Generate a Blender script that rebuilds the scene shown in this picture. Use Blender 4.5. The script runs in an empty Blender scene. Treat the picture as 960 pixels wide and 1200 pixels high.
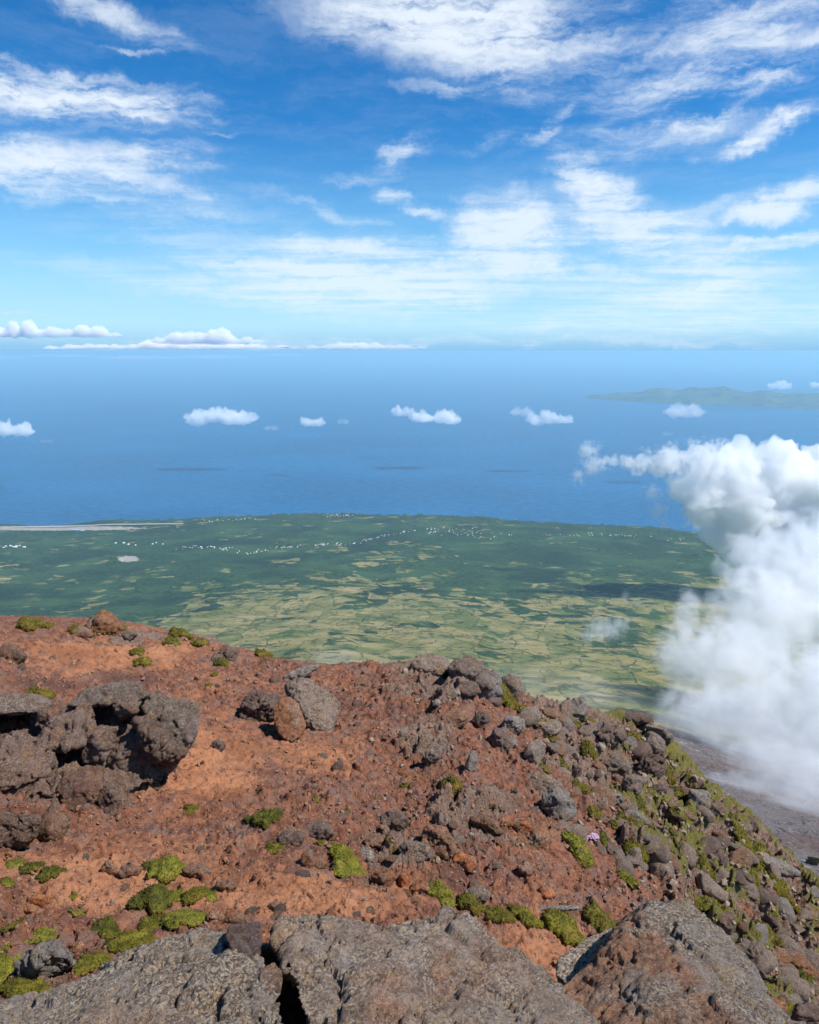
import bpy, bmesh, math, random
import numpy as np
from mathutils import Vector, Matrix

random.seed(7)
rng = np.random.default_rng(7)
S = bpy.context.scene
C = S.collection
R = math.radians

# ------------------------------------------------------------------ camera
PITCH = R(13.3)
F = 800.0                                   # focal length in pixels of the 960x1200 photograph
SEA = -2300.0                               # sea level below the summit where the camera stands
cam_d = bpy.data.cameras.new('camera')
cam = bpy.data.objects.new('camera', cam_d); C.objects.link(cam)
cam_d.sensor_fit = 'VERTICAL'; cam_d.sensor_height = 36; cam_d.lens = 24
cam_d.clip_start = 0.05; cam_d.clip_end = 600000
cam.location = (0, 0, 0); cam.rotation_euler = (math.pi/2 - PITCH, 0, 0)
S.camera = cam
FW = np.array([0, math.cos(PITCH), -math.sin(PITCH)]); UP = np.array([0, math.sin(PITCH), math.cos(PITCH)])

def ray(u, v):
    return FW + np.array([(u-480)/F, 0, 0]) + UP*((600-v)/F)

# ------------------------------------------------------------------ light
SUN_EL, SUN_AZ = R(54), R(104)
HAZE_D = 2.45e-5                             # haze per metre              # azimuth from +Y towards +X
S.view_settings.view_transform = 'Standard'; S.view_settings.look = 'None'
S.view_settings.exposure = 0.32; S.view_settings.gamma = 1.0
S.cycles.volume_bounces = 14; S.cycles.max_bounces = 16; S.cycles.diffuse_bounces = 3
S.cycles.glossy_bounces = 2; S.cycles.transparent_max_bounces = 16
S.cycles.volume_max_steps = 256
S.cycles.use_denoising = True
sun_d = bpy.data.lights.new('sun', 'SUN'); sun_d.energy = 5.0; sun_d.angle = R(0.5); sun_d.color = (1, .965, .91)
sun = bpy.data.objects.new('sun', sun_d); C.objects.link(sun)
sv = Vector((math.cos(SUN_EL)*math.sin(SUN_AZ), math.cos(SUN_EL)*math.cos(SUN_AZ), math.sin(SUN_EL)))
sun.rotation_euler = sv.to_track_quat('Z', 'Y').to_euler()

# ------------------------------------------------------------------ node helper
class NT:
    def __init__(s, tree): s.t = tree; s.n = tree.nodes; s.l = tree.links; s.n.clear()
    def new(s, typ, inp=None, **kw):
        nd = s.n.new(typ)
        for k, v in kw.items(): setattr(nd, k, v)
        for k, v in (inp or {}).items():
            sock = nd.inputs[k]
            if isinstance(v, bpy.types.NodeSocket): s.l.new(v, sock)
            elif isinstance(v, bpy.types.Node): s.l.new(v.outputs[0], sock)
            else:
                if sock.type == 'RGBA' and len(v) == 3: v = (*v, 1)
                sock.default_value = v
        return nd
    def math(s, op, a, b=0.0, c=0.0, clamp=False):
        return s.new('ShaderNodeMath', {0: a, 1: b, 2: c}, operation=op, use_clamp=clamp).outputs[0]
    def vmath(s, op, a, b=(0, 0, 0)):
        return s.new('ShaderNodeVectorMath', {0: a, 1: b}, operation=op)
    def mr(s, x, a, b, c=0.0, d=1.0, smooth=True):
        return s.new('ShaderNodeMapRange', {0: x, 1: a, 2: b, 3: c, 4: d}, interpolation_type='SMOOTHSTEP' if smooth else 'LINEAR').outputs[0]
    def mix(s, f, a, b, blend='MIX'):
        nd = s.n.new('ShaderNodeMix'); nd.data_type = 'RGBA'; nd.blend_type = blend
        for k, v in ((0, f), (6, a), (7, b)):
            if isinstance(v, bpy.types.NodeSocket): s.l.new(v, nd.inputs[k])
            elif k == 0: nd.inputs[k].default_value = v
            else: nd.inputs[k].default_value = (*v, 1) if len(v) == 3 else v
        return nd.outputs[2]
    def noise(s, vec, scale, detail=4, rough=.55, dist=0.0, out=0):
        return s.new('ShaderNodeTexNoise', {'Vector': vec, 'Scale': scale, 'Detail': detail, 'Roughness': rough, 'Distortion': dist}).outputs[out]
    def voro(s, vec, scale, feature='F1', out='Distance', rnd=1.0, metric=None):
        nd = s.new('ShaderNodeTexVoronoi', {'Vector': vec, 'Scale': scale, 'Randomness': rnd}, feature=feature)
        if metric: nd.distance = metric
        return nd.outputs[out]
    def attr(s, name, out='Fac'):
        return s.new('ShaderNodeAttribute', attribute_name=name).outputs[out]

def mat(name):
    m = bpy.data.materials.new(name); m.use_nodes = True
    return m, NT(m.node_tree)

# ------------------------------------------------------------------ world: sky with cirrus
W = bpy.data.worlds.new('World'); S.world = W; W.use_nodes = True
w = NT(W.node_tree)
sky = w.new('ShaderNodeTexSky', sky_type='NISHITA', sun_disc=False)
sky.sun_elevation = SUN_EL; sky.sun_rotation = SUN_AZ; sky.altitude = 2300
sky.air_density = 1.0; sky.dust_density = 0.6; sky.ozone_density = 2.5
skyc = w.new('ShaderNodeHueSaturation', {'Hue': .5, 'Saturation': 1.36, 'Value': 1.0, 'Color': sky.outputs[0]}).outputs[0]
skyc = w.mix(1.0, skyc, (.80, 1.12, 1.16), 'MULTIPLY')      # cleaner, more cyan mid-ocean air
tc = w.new('ShaderNodeTexCoord').outputs['Generated']
sx = w.new('ShaderNodeSeparateXYZ', {0: tc})
az = w.math('ARCTAN2', sx.outputs[0], sx.outputs[1])
el = w.math('ARCSINE', sx.outputs[2])
P0 = w.new('ShaderNodeCombineXYZ', {0: az, 1: el, 2: 0.0}).outputs[0]
# sheet coordinates of a cloud deck seen in perspective
zz = w.math('MAXIMUM', w.math('ADD', sx.outputs[2], .03), .012)
PX = w.new('ShaderNodeCombineXYZ', {0: w.math('DIVIDE', sx.outputs[0], zz), 1: w.math('DIVIDE', sx.outputs[1], zz), 2: 0.0}).outputs[0]
warp1 = w.vmath('MULTIPLY', w.vmath('SUBTRACT', w.noise(P0, 7, 4, .6, 0, 1), (.5, .5, .5)).outputs[0], (.12, .05, 0)).outputs[0]
warp2 = w.vmath('MULTIPLY', w.vmath('SUBTRACT', w.noise(P0, 20, 6, .68, 0, 1), (.5, .5, .5)).outputs[0], (.085, .036, 0)).outputs[0]
P = w.vmath('ADD', w.vmath('ADD', P0, warp1).outputs[0], warp2).outputs[0]
CIRRUS = [  # centre u, v, half width, half height, tilt, strength, in pixels of the photograph, turned into directions below
 (85,112,120,24,0,1.15),(60,195,130,30,-4,.9),(190,190,70,18,5,.75),(30,165,60,16,0,.6),(200,262,110,24,3,.55),
 (430,325,165,42,-4,1.15),(250,335,190,16,-6,.6),(600,285,70,48,-25,1.1),(540,25,170,42,-6,1.0),(600,75,90,28,-20,.7),
 (850,60,150,70,25,.72),(880,108,100,14,24,.9),(905,152,62,12,16,1.05),(710,230,75,32,-35,1.0),(770,285,115,32,-18,1.05),
 (470,180,40,14,20,.65),(430,205,60,12,8,.5),(480,240,44,10,-18,.85),(925,240,60,16,10,1.0),(900,287,66,9,0,1.0),
 (790,335,150,22,0,.95),(760,372,230,20,0,.7),(940,355,100,22,0,.6),(650,140,60,9,28,.65),(530,105,60,10,0,.55),
 (160,55,34,4,0,.6),(290,310,120,20,-8,.7),(560,300,60,20,10,.8),(340,345,170,18,-3,.8),(690,300,60,22,-30,.8),(830,250,60,10,12,.5),(170,215,90,14,-8,.7),(580,160,50,8,20,.45),(260,155,20,3,0,.5),(120,8,90,14,-14,.65),(0,72,32,9,-22,.7),(620,330,150,16,0,.6),(300,300,120,12,-4,.5),
 (505,400,520,8,0,.55),(740,190,90,10,12,.4),(380,250,120,8,-14,.45),(700,60,60,60,-60,.5),(60,300,90,10,0,.4)]
acc = None
for (cu, cv, ru, rv, ang, st) in CIRRUS:
    d = ray(cu, cv); a0 = math.atan2(d[0], d[1]); e0 = math.atan2(d[2], math.hypot(d[0], d[1]))
    mp = w.new('ShaderNodeMapping', {'Vector': P, 'Location': (a0, e0, 0), 'Rotation': (0, 0, R(ang)), 'Scale': (ru/F*.95, rv/F*.95, 1)}, vector_type='TEXTURE')
    g = w.mr(w.vmath('LENGTH', mp.outputs[0]).outputs['Value'], 1.75, .15, 0.0, st)
    acc = g if acc is None else w.new('ShaderNodeMath', {0: acc, 1: g, 2: .25}, operation='SMOOTH_MAX').outputs[0]
m1 = w.new('ShaderNodeMapping', {'Vector': PX, 'Rotation': (0, 0, R(24)), 'Scale': (.55, 1.5, 1)}).outputs[0]
st1 = w.noise(m1, 1.1, 8, .60, .25)
m2 = w.new('ShaderNodeMapping', {'Vector': P, 'Rotation': (0, 0, R(-16)), 'Scale': (.5, 3.6, 1)}).outputs[0]
st2 = w.noise(m2, 9, 7, .62, .2)
m3 = w.new('ShaderNodeMapping', {'Vector': P0, 'Rotation': (0, 0, R(18)), 'Scale': (.8, 2.4, 1)}).outputs[0]
st3 = w.noise(m3, 30, 7, .72, .5)
stk = w.math('ADD', w.math('MULTIPLY', st3, .18), w.math('ADD', w.math('MULTIPLY', st1, .36), w.math('MULTIPLY', st2, .46)))
glob = w.mr(w.noise(PX, .35, 3, .5), .5, .75, 0, .5)          # the rest of the sky goes on with similar thin cloud
inview = w.mr(w.math('ABSOLUTE', az), .60, .85, 0, 1)
high = w.mr(el, .42, .62, 0, 1)
rest = w.math('MULTIPLY', glob, w.math('MAXIMUM', inview, high))
msk = w.math('MAXIMUM', acc, rest)
dens = w.math('MULTIPLY', msk, w.mr(stk, .37, .60, w.mr(el, .30, .08, .14, .42), 1.25))
dens = w.math('MULTIPLY', w.mr(dens, .06, 1.12, 0, .90), w.mr(el, .06, .26, .80, 1.0))
veil = w.math('MULTIPLY', w.mr(el, .15, .02, 0, .24), w.mr(el, .0, .035, .1, 1))
dens = w.math('MAXIMUM', dens, w.math('ADD', w.math('MULTIPLY', veil, .75), w.math('MULTIPLY', dens, .75)))
above = w.mr(el, -.012, .006, 0, 1)
dens = w.math('MULTIPLY', dens, above)
low = w.mr(el, .30, -.02, 0, .86)                             # pale blue air low down
skyc = w.mix(low, skyc, (2.6, 5.2, 7.1))
skyc = w.mix(w.mr(el, .040, -.004, 0, .9), skyc, (1.8, 3.9, 6.2))
bg1 = w.new('ShaderNodeBackground', {'Color': skyc, 'Strength': .112})
bg2 = w.new('ShaderNodeBackground', {'Color': (.84, .92, 1.0), 'Strength': .86})
mx = w.new('ShaderNodeMixShader', {0: dens, 1: bg1.outputs[0], 2: bg2.outputs[0]})
w.new('ShaderNodeOutputWorld', {0: mx.outputs[0]})

# ------------------------------------------------------------------ helpers
def tag(o, label=None, cat=None, group=None, kind=None):
    for k, v in (('label', label), ('category', cat), ('group', group), ('kind', kind)):
        if v: o[k] = v
    return o

def np_mesh(name, V, Fc, smooth=True):
    me = bpy.data.meshes.new(name)
    V = np.ascontiguousarray(V, dtype=np.float32); Fc = np.ascontiguousarray(Fc, dtype=np.int32)
    k = Fc.shape[1]
    me.vertices.add(len(V)); me.vertices.foreach_set('co', V.ravel())
    me.loops.add(Fc.size); me.loops.foreach_set('vertex_index', Fc.ravel())
    me.polygons.add(len(Fc)); me.polygons.foreach_set('loop_start', np.arange(0, Fc.size, k, dtype=np.int32))
    me.polygons.foreach_set('use_smooth', np.full(len(Fc), smooth))
    me.update(calc_edges=True)
    return me

def add_attr(me, name, vals):
    a = me.attributes.new(name, 'FLOAT', 'POINT'); a.data.foreach_set('value', np.asarray(vals, dtype=np.float32).ravel())

def link(name, me, m=None, loc=(0, 0, 0), parent=None):
    o = bpy.data.objects.new(name, me); C.objects.link(o); o.location = loc
    if m: 
        if not me.materials: me.materials.append(m)
    if parent: o.parent = parent
    return o

def hsh(ix, iy, iz, seed):
    h = (ix.astype(np.int64)*374761393 + iy.astype(np.int64)*668265263 + iz.astype(np.int64)*2147483647 + seed*974711) & 0xFFFFFFFF
    h = ((h ^ (h >> 13))*1274126177) & 0xFFFFFFFF
    h = ((h ^ (h >> 16))*2246822519) & 0xFFFFFFFF
    return ((h ^ (h >> 15)) & 0xFFFFFF)/float(0xFFFFFF)

def vnoise2(x, y, seed=0):
    ix = np.floor(x); iy = np.floor(y); fx = x-ix; fy = y-iy
    fx = fx*fx*fx*(fx*(fx*6-15)+10); fy = fy*fy*fy*(fy*(fy*6-15)+10); z = np.zeros_like(ix)
    a = hsh(ix, iy, z, seed); b = hsh(ix+1, iy, z, seed); c = hsh(ix, iy+1, z, seed); d = hsh(ix+1, iy+1, z, seed)
    return (a+(b-a)*fx + (c-a)*fy + (a-b-c+d)*fx*fy)*2-1

def fbm2(x, y, oct=5, seed=0, rough=.5, ridge=False):
    s = 0; amp = 1; tot = 0; c, sn = math.cos(.6), math.sin(.6)
    for i in range(oct):
        n = vnoise2(x, y, seed+i*17)
        s = s + amp*((1-2*np.abs(n)) if ridge else n); tot += amp; amp *= rough
        x, y = (x*c - y*sn)*2.03+11.3, (x*sn + y*c)*2.03-7.1
    return s/tot

def vnoise3(p, seed=0):
    ip = np.floor(p); f = p-ip; f = f*f*f*(f*(f*6-15)+10)
    ix, iy, iz = ip[:, 0], ip[:, 1], ip[:, 2]; r = 0
    for dx in (0, 1):
        for dy in (0, 1):
            for dz in (0, 1):
                wt = (f[:, 0] if dx else 1-f[:, 0])*(f[:, 1] if dy else 1-f[:, 1])*(f[:, 2] if dz else 1-f[:, 2])
                r = r + wt*hsh(ix+dx, iy+dy, iz+dz, seed)
    return r*2-1

def fbm3(p, oct=4, seed=0, rough=.5, ridge=False):
    s = 0; amp = 1; tot = 0
    M = np.array([[.8, .6, 0], [-.48, .64, .6], [.36, -.48, .8]])
    for i in range(oct):
        n = vnoise3(p, seed+i*31)
        s = s + amp*((1-2*np.abs(n)) if ridge else n); tot += amp; amp *= rough
        p = (p @ M)*2.07 + 5.3
    return s/tot

def voro2(x, y, seed=0, jit=.9):
    ix = np.floor(x); iy = np.floor(y)
    d1 = np.full(x.shape, 9.0); d2 = np.full(x.shape, 9.0); cx = np.zeros_like(x); cy = np.zeros_like(x)
    z = np.zeros_like(ix)
    for dx in (-1, 0, 1):
        for dy in (-1, 0, 1):
            gx, gy = ix+dx, iy+dy
            px = gx+.5+(hsh(gx, gy, z, seed)-.5)*jit; py = gy+.5+(hsh(gx, gy, z+7, seed)-.5)*jit
            d = np.hypot(px-x, py-y)
            near = d < d1
            d2 = np.where(near, d1, np.minimum(d2, d))
            cx = np.where(near, px, cx); cy = np.where(near, py, cy); d1 = np.where(near, d, d1)
    return d1, d2, cx, cy

def voro3(p, seed=0):
    ip = np.floor(p); d1 = np.full(len(p), 9.0); d2 = d1.copy(); rn = np.zeros(len(p))
    for dx in (-1, 0, 1):
        for dy in (-1, 0, 1):
            for dz in (-1, 0, 1):
                g = ip+np.array([dx, dy, dz]); a, b, c = g[:, 0], g[:, 1], g[:, 2]
                q = g+.5+.85*(np.stack([hsh(a, b, c, seed), hsh(a, b, c, seed+1), hsh(a, b, c, seed+2)], 1)-.5)
                d = np.sqrt(((q-p)**2).sum(1)); nw = d < d1
                d2 = np.where(nw, d1, np.minimum(d2, d)); rn = np.where(nw, hsh(a, b, c, seed+3), rn); d1 = np.where(nw, d, d1)
    return d1, d2, rn

def sstep(x, a, b):
    t = np.clip((x-a)/(b-a), 0, 1); return t*t*(3-2*t)

# ------------------------------------------------------------------ terrain shape
# (pixel u, v -> horizontal distance y) sight lines that meet the near slope; 'crest' ones drop away behind
CREST = [(-260,722,22),(-120,730,24),(0,738,26),(60,736,27),(118,733,27.5),(180,742,27.5),(240,752,27),(300,768,26.5),(370,785,26),(440,784,25.5),
         (500,784,24.5),(560,790,24),(620,822,24.5),(680,836,25),(740,845,25),(780,872,24),(815,905,23),(850,938,22),(905,982,20.5),(960,1034,19),(1040,1110,17),(1150,1220,15)]
GRID = [(-200,820,13),(-200,950,8.2),(-200,1100,5.4),(-200,1250,3.6),
        (0,790,17.5),(0,860,12.3),(0,930,9.7),(0,1000,8.2),(0,1060,6.9),(0,1130,5.5),(0,1190,4.5),(0,1300,3.1),
        (120,790,19.5),(120,850,14),(120,930,10.6),(120,1000,8.6),(120,1070,7.0),(120,1130,5.6),(120,1300,3.2),
        (240,800,20),(240,850,15.5),(240,900,12.5),(240,960,10.2),(240,1030,8),(240,1080,6.8),(240,1180,4.6),(240,1320,3.0),
        (400,830,19),(400,880,15),(400,950,11.2),(400,1000,9.2),(400,1060,7.4),(400,1180,4.9),(400,1320,3.1),
        (520,830,18.8),(520,900,14.5),(520,970,11.3),(520,1040,9),(520,1100,7.2),(520,1200,5.0),(520,1330,3.2),
        (640,870,19.3),(640,930,15.3),(640,1000,12),(640,1060,9.8),(640,1120,8.2),(640,1220,5.8),(640,1350,3.5),
        (740,900,19.5),(740,970,15.2),(740,1040,12.1),(740,1100,10),(740,1180,7.6),(740,1300,4.8),
        (850,1000,17.3),(850,1060,14.2),(850,1130,11.4),(850,1190,9.4),(850,1300,6.0),
        (960,1080,15.8),(960,1140,13),(960,1200,10.8),(960,1320,7),(1100,1260,12),(1100,1400,7.5)]
K = []
def addk(u, v, y, f=1.0, drop=0.0):
    d = ray(u, v); d = d/d[1]*y; r = math.hypot(d[0], d[1]); K.append((math.atan2(d[0], d[1]), math.log(r*f), d[2]/r-drop))
for c in CREST:
    addk(*c); addk(*c, f=1.16, drop=.075); addk(*c, f=1.45, drop=.22)
for g in GRID: addk(*g)
for a in (-70, -45, -20, 0, 20, 45, 70):
    K.append((R(a), math.log(60), -1.02 if a < 30 else -1.1)); K.append((R(a), math.log(90), -.98))
    K.append((R(a), math.log(1.2), -1.62)); K.append((R(a), math.log(2.3), -1.42))
K = np.array(K)
def tpsk(d2): return .5*d2*np.log(d2+1e-9)
def tps_fit(K, lam=2e-4):
    n = len(K); d2 = (K[:, None, 0]-K[None, :, 0])**2 + (K[:, None, 1]-K[None, :, 1])**2
    A = np.zeros((n+3, n+3)); A[:n, :n] = tpsk(d2)+lam*np.eye(n); Pm = np.c_[np.ones(n), K[:, :2]]
    A[:n, n:] = Pm; A[n:, :n] = Pm.T
    return np.linalg.solve(A, np.r_[K[:, 2], 0, 0, 0])
Wt = tps_fit(K)
def tps_eval(a, l):
    out = Wt[-3]+Wt[-2]*a+Wt[-1]*l
    for i in range(len(K)): out = out + Wt[i]*tpsk((a-K[i, 0])**2+(l-K[i, 1])**2)
    return out
COAST = [(-700,640),(-300,628),(-100,622),(0,617),(60,618),(110,613),(130,611),(170,613),(240,609),(300,606),(370,602.5),(400,602),(440,605),(500,605),(560,606.5),(590,611),
         (640,614),(700,617),(760,620),(820,627),(880,636),(960,646),(1100,660),(1500,690)]
ca, cr = [], []
for u, v in COAST:
    d = ray(u, v); d = d*(SEA/d[2]); ca.append(math.atan2(d[0], d[1])); cr.append(math.hypot(d[0], d[1]))
def coast_r(a): return np.interp(a, ca, cr) + 40*vnoise2(a*160, a*0+3.3, 5) + 18*vnoise2(a*500, a*0+1.3, 6)
FARP = np.array([(40, -42), (120, -118), (300, -262), (600, -462), (1000, -692), (1500, -925), (2200, -1222), (3000, -1482), (4000, -1737), (5000, -1922), (6500, -2106), (7600, -2205), (8400, -2262), (9200, -2290)])
def far_h(a, r):
    rc = coast_r(a); rr = r*8500/np.interp(a, ca, cr)
    base = np.interp(np.log(np.maximum(rr, 40)), np.log(FARP[:, 0]), FARP[:, 1])
    x, y = r*np.sin(a), r*np.cos(a)
    amp = np.clip(r*.012, 0, 26)
    h = base + amp*fbm2(x/700, y/700, 5, 3) + np.clip(r*.004, 0, 5)*fbm2(x/90, y/90, 3, 9)
    # little cinder cones
    for (u, v, hh, wd) in ((600, 640, 45, 130), (655, 655, 40, 120), (330, 640, 35, 120), (820, 655, 60, 160), (520, 665, 30, 110), (130, 668, 40, 130), (700, 700, 30, 110)):
        d = ray(u, v); q = d*(-2150/d[2]); g = np.hypot(x-q[0], y-q[1])/wd
        h = h + hh*np.clip(1.2-g, 0, .85)**1.3
    h = np.maximum(h, SEA+6)
    return np.where(r > rc, SEA-30-(r-rc)*.2, h)

# fan-shaped grid round the summit, finest where the near slope is seen
AZ = np.concatenate([np.linspace(R(-80), R(-36), 46, endpoint=False), np.linspace(R(-36), R(36), 680), np.linspace(R(36), R(80), 47)[1:]])
RR = np.concatenate([np.geomspace(.9, 4.5, 90, endpoint=False), np.geomspace(4.5, 34, 600, endpoint=False), np.geomspace(34, 2000, 90, endpoint=False), np.geomspace(2000, 11800, 250)])
A2, R2 = np.meshgrid(AZ, RR)
X2, Y2 = R2*np.sin(A2), R2*np.cos(A2)
nearm = RR < 130
Z2 = np.zeros_like(A2)
Z2[~nearm] = far_h(A2[~nearm], R2[~nearm])
an, rn = A2[nearm], R2[nearm]; xn, yn = X2[nearm], Y2[nearm]
slope = tps_eval(an, np.log(rn))
base = slope*rn
# where the sight line through each point lands in the photograph
def project(x, y, z):
    zc = y*FW[1]+z*FW[2]; return 480+F*x/zc, 600-F*(y*UP[1]+z*UP[2])/zc
un, vn = project(xn, yn, base)
def G(u, v, su, sv_): return np.exp(-((un-u)/su)**2-((vn-v)/sv_)**2)
wob = fbm2(xn*.35, yn*.35, 4, 21)
rocky = 1/(1+np.exp(-((un-600)-(vn-800)*.72+wob*110)/38))
rocky = np.maximum.reduce([rocky*.95, G(530, 800, 80, 32), .8*G(100, 890, 110, 60), .8*G(480, 985, 75, 38)+.0*un, .6*G(25, 1140, 80, 30), .7*G(200, 752, 130, 10), .55*G(500, 880, 60, 50), .6*G(560, 960, 100, 40), .5*G(450, 1020, 60, 25)])
orange = np.clip(np.maximum.reduce([G(250, 900, 80, 55), G(140, 765, 120, 28), 1.05*G(330, 1045, 200, 32), G(140, 1030, 150, 45), .8*G(370, 880, 80, 32), .95*G(610, 1130, 90, 45), .6*G(620, 980, 60, 26), .5*G(240, 800, 60, 30)]) + wob*.5, 0, 1)
dark = np.clip(np.maximum.reduce([.6*G(430, 830, 90, 35), .5*G(200, 950, 40, 30), .9*G(150, 795, 70, 9), .8*G(60, 800, 60, 12), .6*G(560, 1030, 90, 26), .6*G(330, 985, 60, 22)]) + .55*fbm2(xn*.8, yn*.8, 5, 44, .6), 0, 1)  # darker dirt, plus cast shadow painted into the colour behind the left outcrop
ampl = np.clip(.25+rocky*1.0-.15*orange, .05, 1.2)
fade = sstep(rn, 2, 6)
# broken blocks: every cell tilts its own way
def blocks(x, y, sc, seed):
    qx, qy = x/sc + .25*vnoise2(x/sc*1.7, y/sc*1.7, seed+3), y/sc + .25*vnoise2(x/sc*1.7+9, y/sc*1.7, seed+4)
    d1, d2, cx, cy = voro2(qx, qy, seed)
    h0 = hsh(np.floor(cx*50), np.floor(cy*50), cx*0, seed+1)-.5
    tx = hsh(np.floor(cx*50), np.floor(cy*50), cx*0, seed+2)-.5; ty = hsh(np.floor(cx*50), np.floor(cy*50), cx*0, seed+5)-.5
    return (h0*.9 + (qx-cx)*tx*1.5 + (qy-cy)*ty*1.5)*sstep(d2-d1, 0, .16) - .18*(1-sstep(d2-d1, 0, .1))
ca_, sa_ = math.cos(.7), math.sin(.7)
rx, ry = (xn*ca_+yn*sa_), (-xn*sa_+yn*ca_)
det = .16*fbm2(xn*.5, yn*.5, 4, 31)*(.5+ampl)
det += ampl*(.62*blocks(rx*.6, ry*1.3, 1.15, 50) + .34*blocks(rx*.7, ry*1.3, .45, 60) + .13*blocks(rx, ry, .15, 70))
det += .045*fbm2(xn*3, yn*3, 5, 35, .6, ridge=True)*(.45+ampl)
det += .03*fbm2(xn*14, yn*14, 3, 36, .6)
det += .20*(1-.75*orange)*(1-.5*rocky)*sstep(fbm2(xn*.7, yn*.7, 3, 38), -.1, .4)*blocks(rx, ry, .30, 90)
det += .07*(1-.45*orange)*blocks(xn, yn, .12, 95)
det += .10*sstep(fbm2(xn*1.1, yn*1.1, 4, 96), .12, .35)*blocks(rx, ry*1.2, .22, 97)
det += .05*orange*fbm2(rx*3.2, ry*.9, 3, 37)*(1-.4*rocky)          # little rills washed into the dirt
crest_damp = 1-.35*sstep(rn, 22, 27)
blk = ampl*(blocks(rx*.6, ry*1.3, 1.15, 50)*.6+blocks(rx*.7, ry*1.3, .45, 60)*.5)
rocky = np.clip(rocky*(.62+1.1*sstep(blk, -.12, .22)), 0, 1.3)
zn = base + det*fade*crest_damp
bl = sstep(rn, 70, 125)
Z2[nearm] = zn*(1-bl) + far_h(an, rn)*bl
nr, na = A2.shape

def hit(u, v, far=False):
    d = ray(u, v); a = math.atan2(d[0], d[1]); sl = d[2]/math.hypot(d[0], d[1])
    j = int(np.clip(np.searchsorted(AZ, a), 1, na-1)); t = (a-AZ[j-1])/(AZ[j]-AZ[j-1])
    col = Z2[:, j-1]*(1-t)+Z2[:, j]*t
    q = col/RR - sl
    if far: q = np.where(RR > 150, q, -1)
    idx = np.where(q >= 0)[0]
    i = idx[0] if len(idx) else nr-1
    if i > 0 and len(idx):
        s = q[i-1]/(q[i-1]-q[i]+1e-12); s = min(max(s, 0), 1); r = RR[i-1]*(1-s)+RR[i]*s; z = col[i-1]*(1-s)+col[i]*s
    else: r, z = RR[i], col[i]
    return np.array([r*math.sin(a), r*math.cos(a), z])
def ground_z(x, y):
    a = math.atan2(x, y); r = math.hypot(x, y)
    j = int(np.clip(np.searchsorted(AZ, a), 1, na-1)); t = min(max((a-AZ[j-1])/(AZ[j]-AZ[j-1]), 0), 1)
    i = int(np.clip(np.searchsorted(RR, r), 1, nr-1)); s = min(max((r-RR[i-1])/(RR[i]-RR[i-1]), 0), 1)
    return (Z2[i-1, j-1]*(1-t)+Z2[i-1, j]*t)*(1-s) + (Z2[i, j-1]*(1-t)+Z2[i, j]*t)*s

# ------------------------------------------------------------------ materials
def rock_col(n, p, rust, crumbs=.5):
    """Mottled lava: grey-brown body, dark pits, pale lichen flecks, ochre crust. rust: socket or number"""
    big = n.noise(p, 1.3, 4, .6); mid = n.noise(p, 7, 5, .65); fine = n.noise(p, 26, 9, .86); grit = n.noise(p, 130, 2, .6)
    col = n.mix(n.mr(big, .35, .65), (.165, .125, .105), (.27, .235, .215))
    col = n.mix(n.mr(mid, .42, .68), col, (.36, .315, .275))
    col = n.mix(n.mr(n.noise(p, 3.1, 5, .7, .4), .52, .66, 0, .75), col, (.36, .245, .15))
    r_ = n.math('MULTIPLY', rust, n.mr(n.noise(p, 2.3, 5, .65), .30, .52)) 
    col = n.mix(r_, col, n.mix(n.mr(mid, .35, .65), (.20, .082, .045), (.42, .20, .105)))
    col = n.mix(n.mr(fine, .54, .62, 0, .8), col, (.47, .42, .36))
    col = n.mix(n.mr(n.noise(p, 17, 3, .7), .56, .64, 0, .7), col, (.40, .27, .15))
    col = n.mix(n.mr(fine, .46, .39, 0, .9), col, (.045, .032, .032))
    col = n.mix(n.mr(grit, .62, .70, 0, .6), col, (.66, .62, .56))
    h = n.math('ADD', n.math('MULTIPLY', mid, .5), n.math('ADD', n.math('MULTIPLY', fine, .26), n.math('MULTIPLY', grit, .07)))
    cr = n.new('ShaderNodeSeparateColor', {0: n.voro(n.vmath('ADD', p, n.vmath('MULTIPLY', n.noise(p, 30, 2, .6, 0, 1), (.025, .025, .025)).outputs[0]).outputs[0], 62, 'F1', 'Color')})
    cm = n.math('MULTIPLY', n.math('MULTIPLY', n.mr(n.noise(p, 2.1, 5, .7), .40, .56, .15, 1), n.math('SUBTRACT', 1.0, n.math('MULTIPLY', r_, .7))), crumbs)
    col = n.mix(n.math('MULTIPLY', cm, n.mr(cr.outputs[0], .60, .68)), col, n.mix(cr.outputs[1], (.40, .31, .20), (.60, .53, .43)))
    col = n.mix(n.math('MULTIPLY', cm, n.mr(cr.outputs[0], .42, .34)), col, (.050, .034, .032))
    col = n.mix(n.math('MULTIPLY', cm, n.mr(cr.outputs[2], .86, .9)), col, (.42, .26, .11))
    h = n.math('ADD', h, n.math('MULTIPLY', n.math('MULTIPLY', cr.outputs[0], crumbs), .14))
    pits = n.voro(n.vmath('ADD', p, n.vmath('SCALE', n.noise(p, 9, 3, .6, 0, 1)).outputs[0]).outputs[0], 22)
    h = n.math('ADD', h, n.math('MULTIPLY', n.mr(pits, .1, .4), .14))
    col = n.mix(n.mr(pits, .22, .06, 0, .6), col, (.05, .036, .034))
    return col, h

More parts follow.
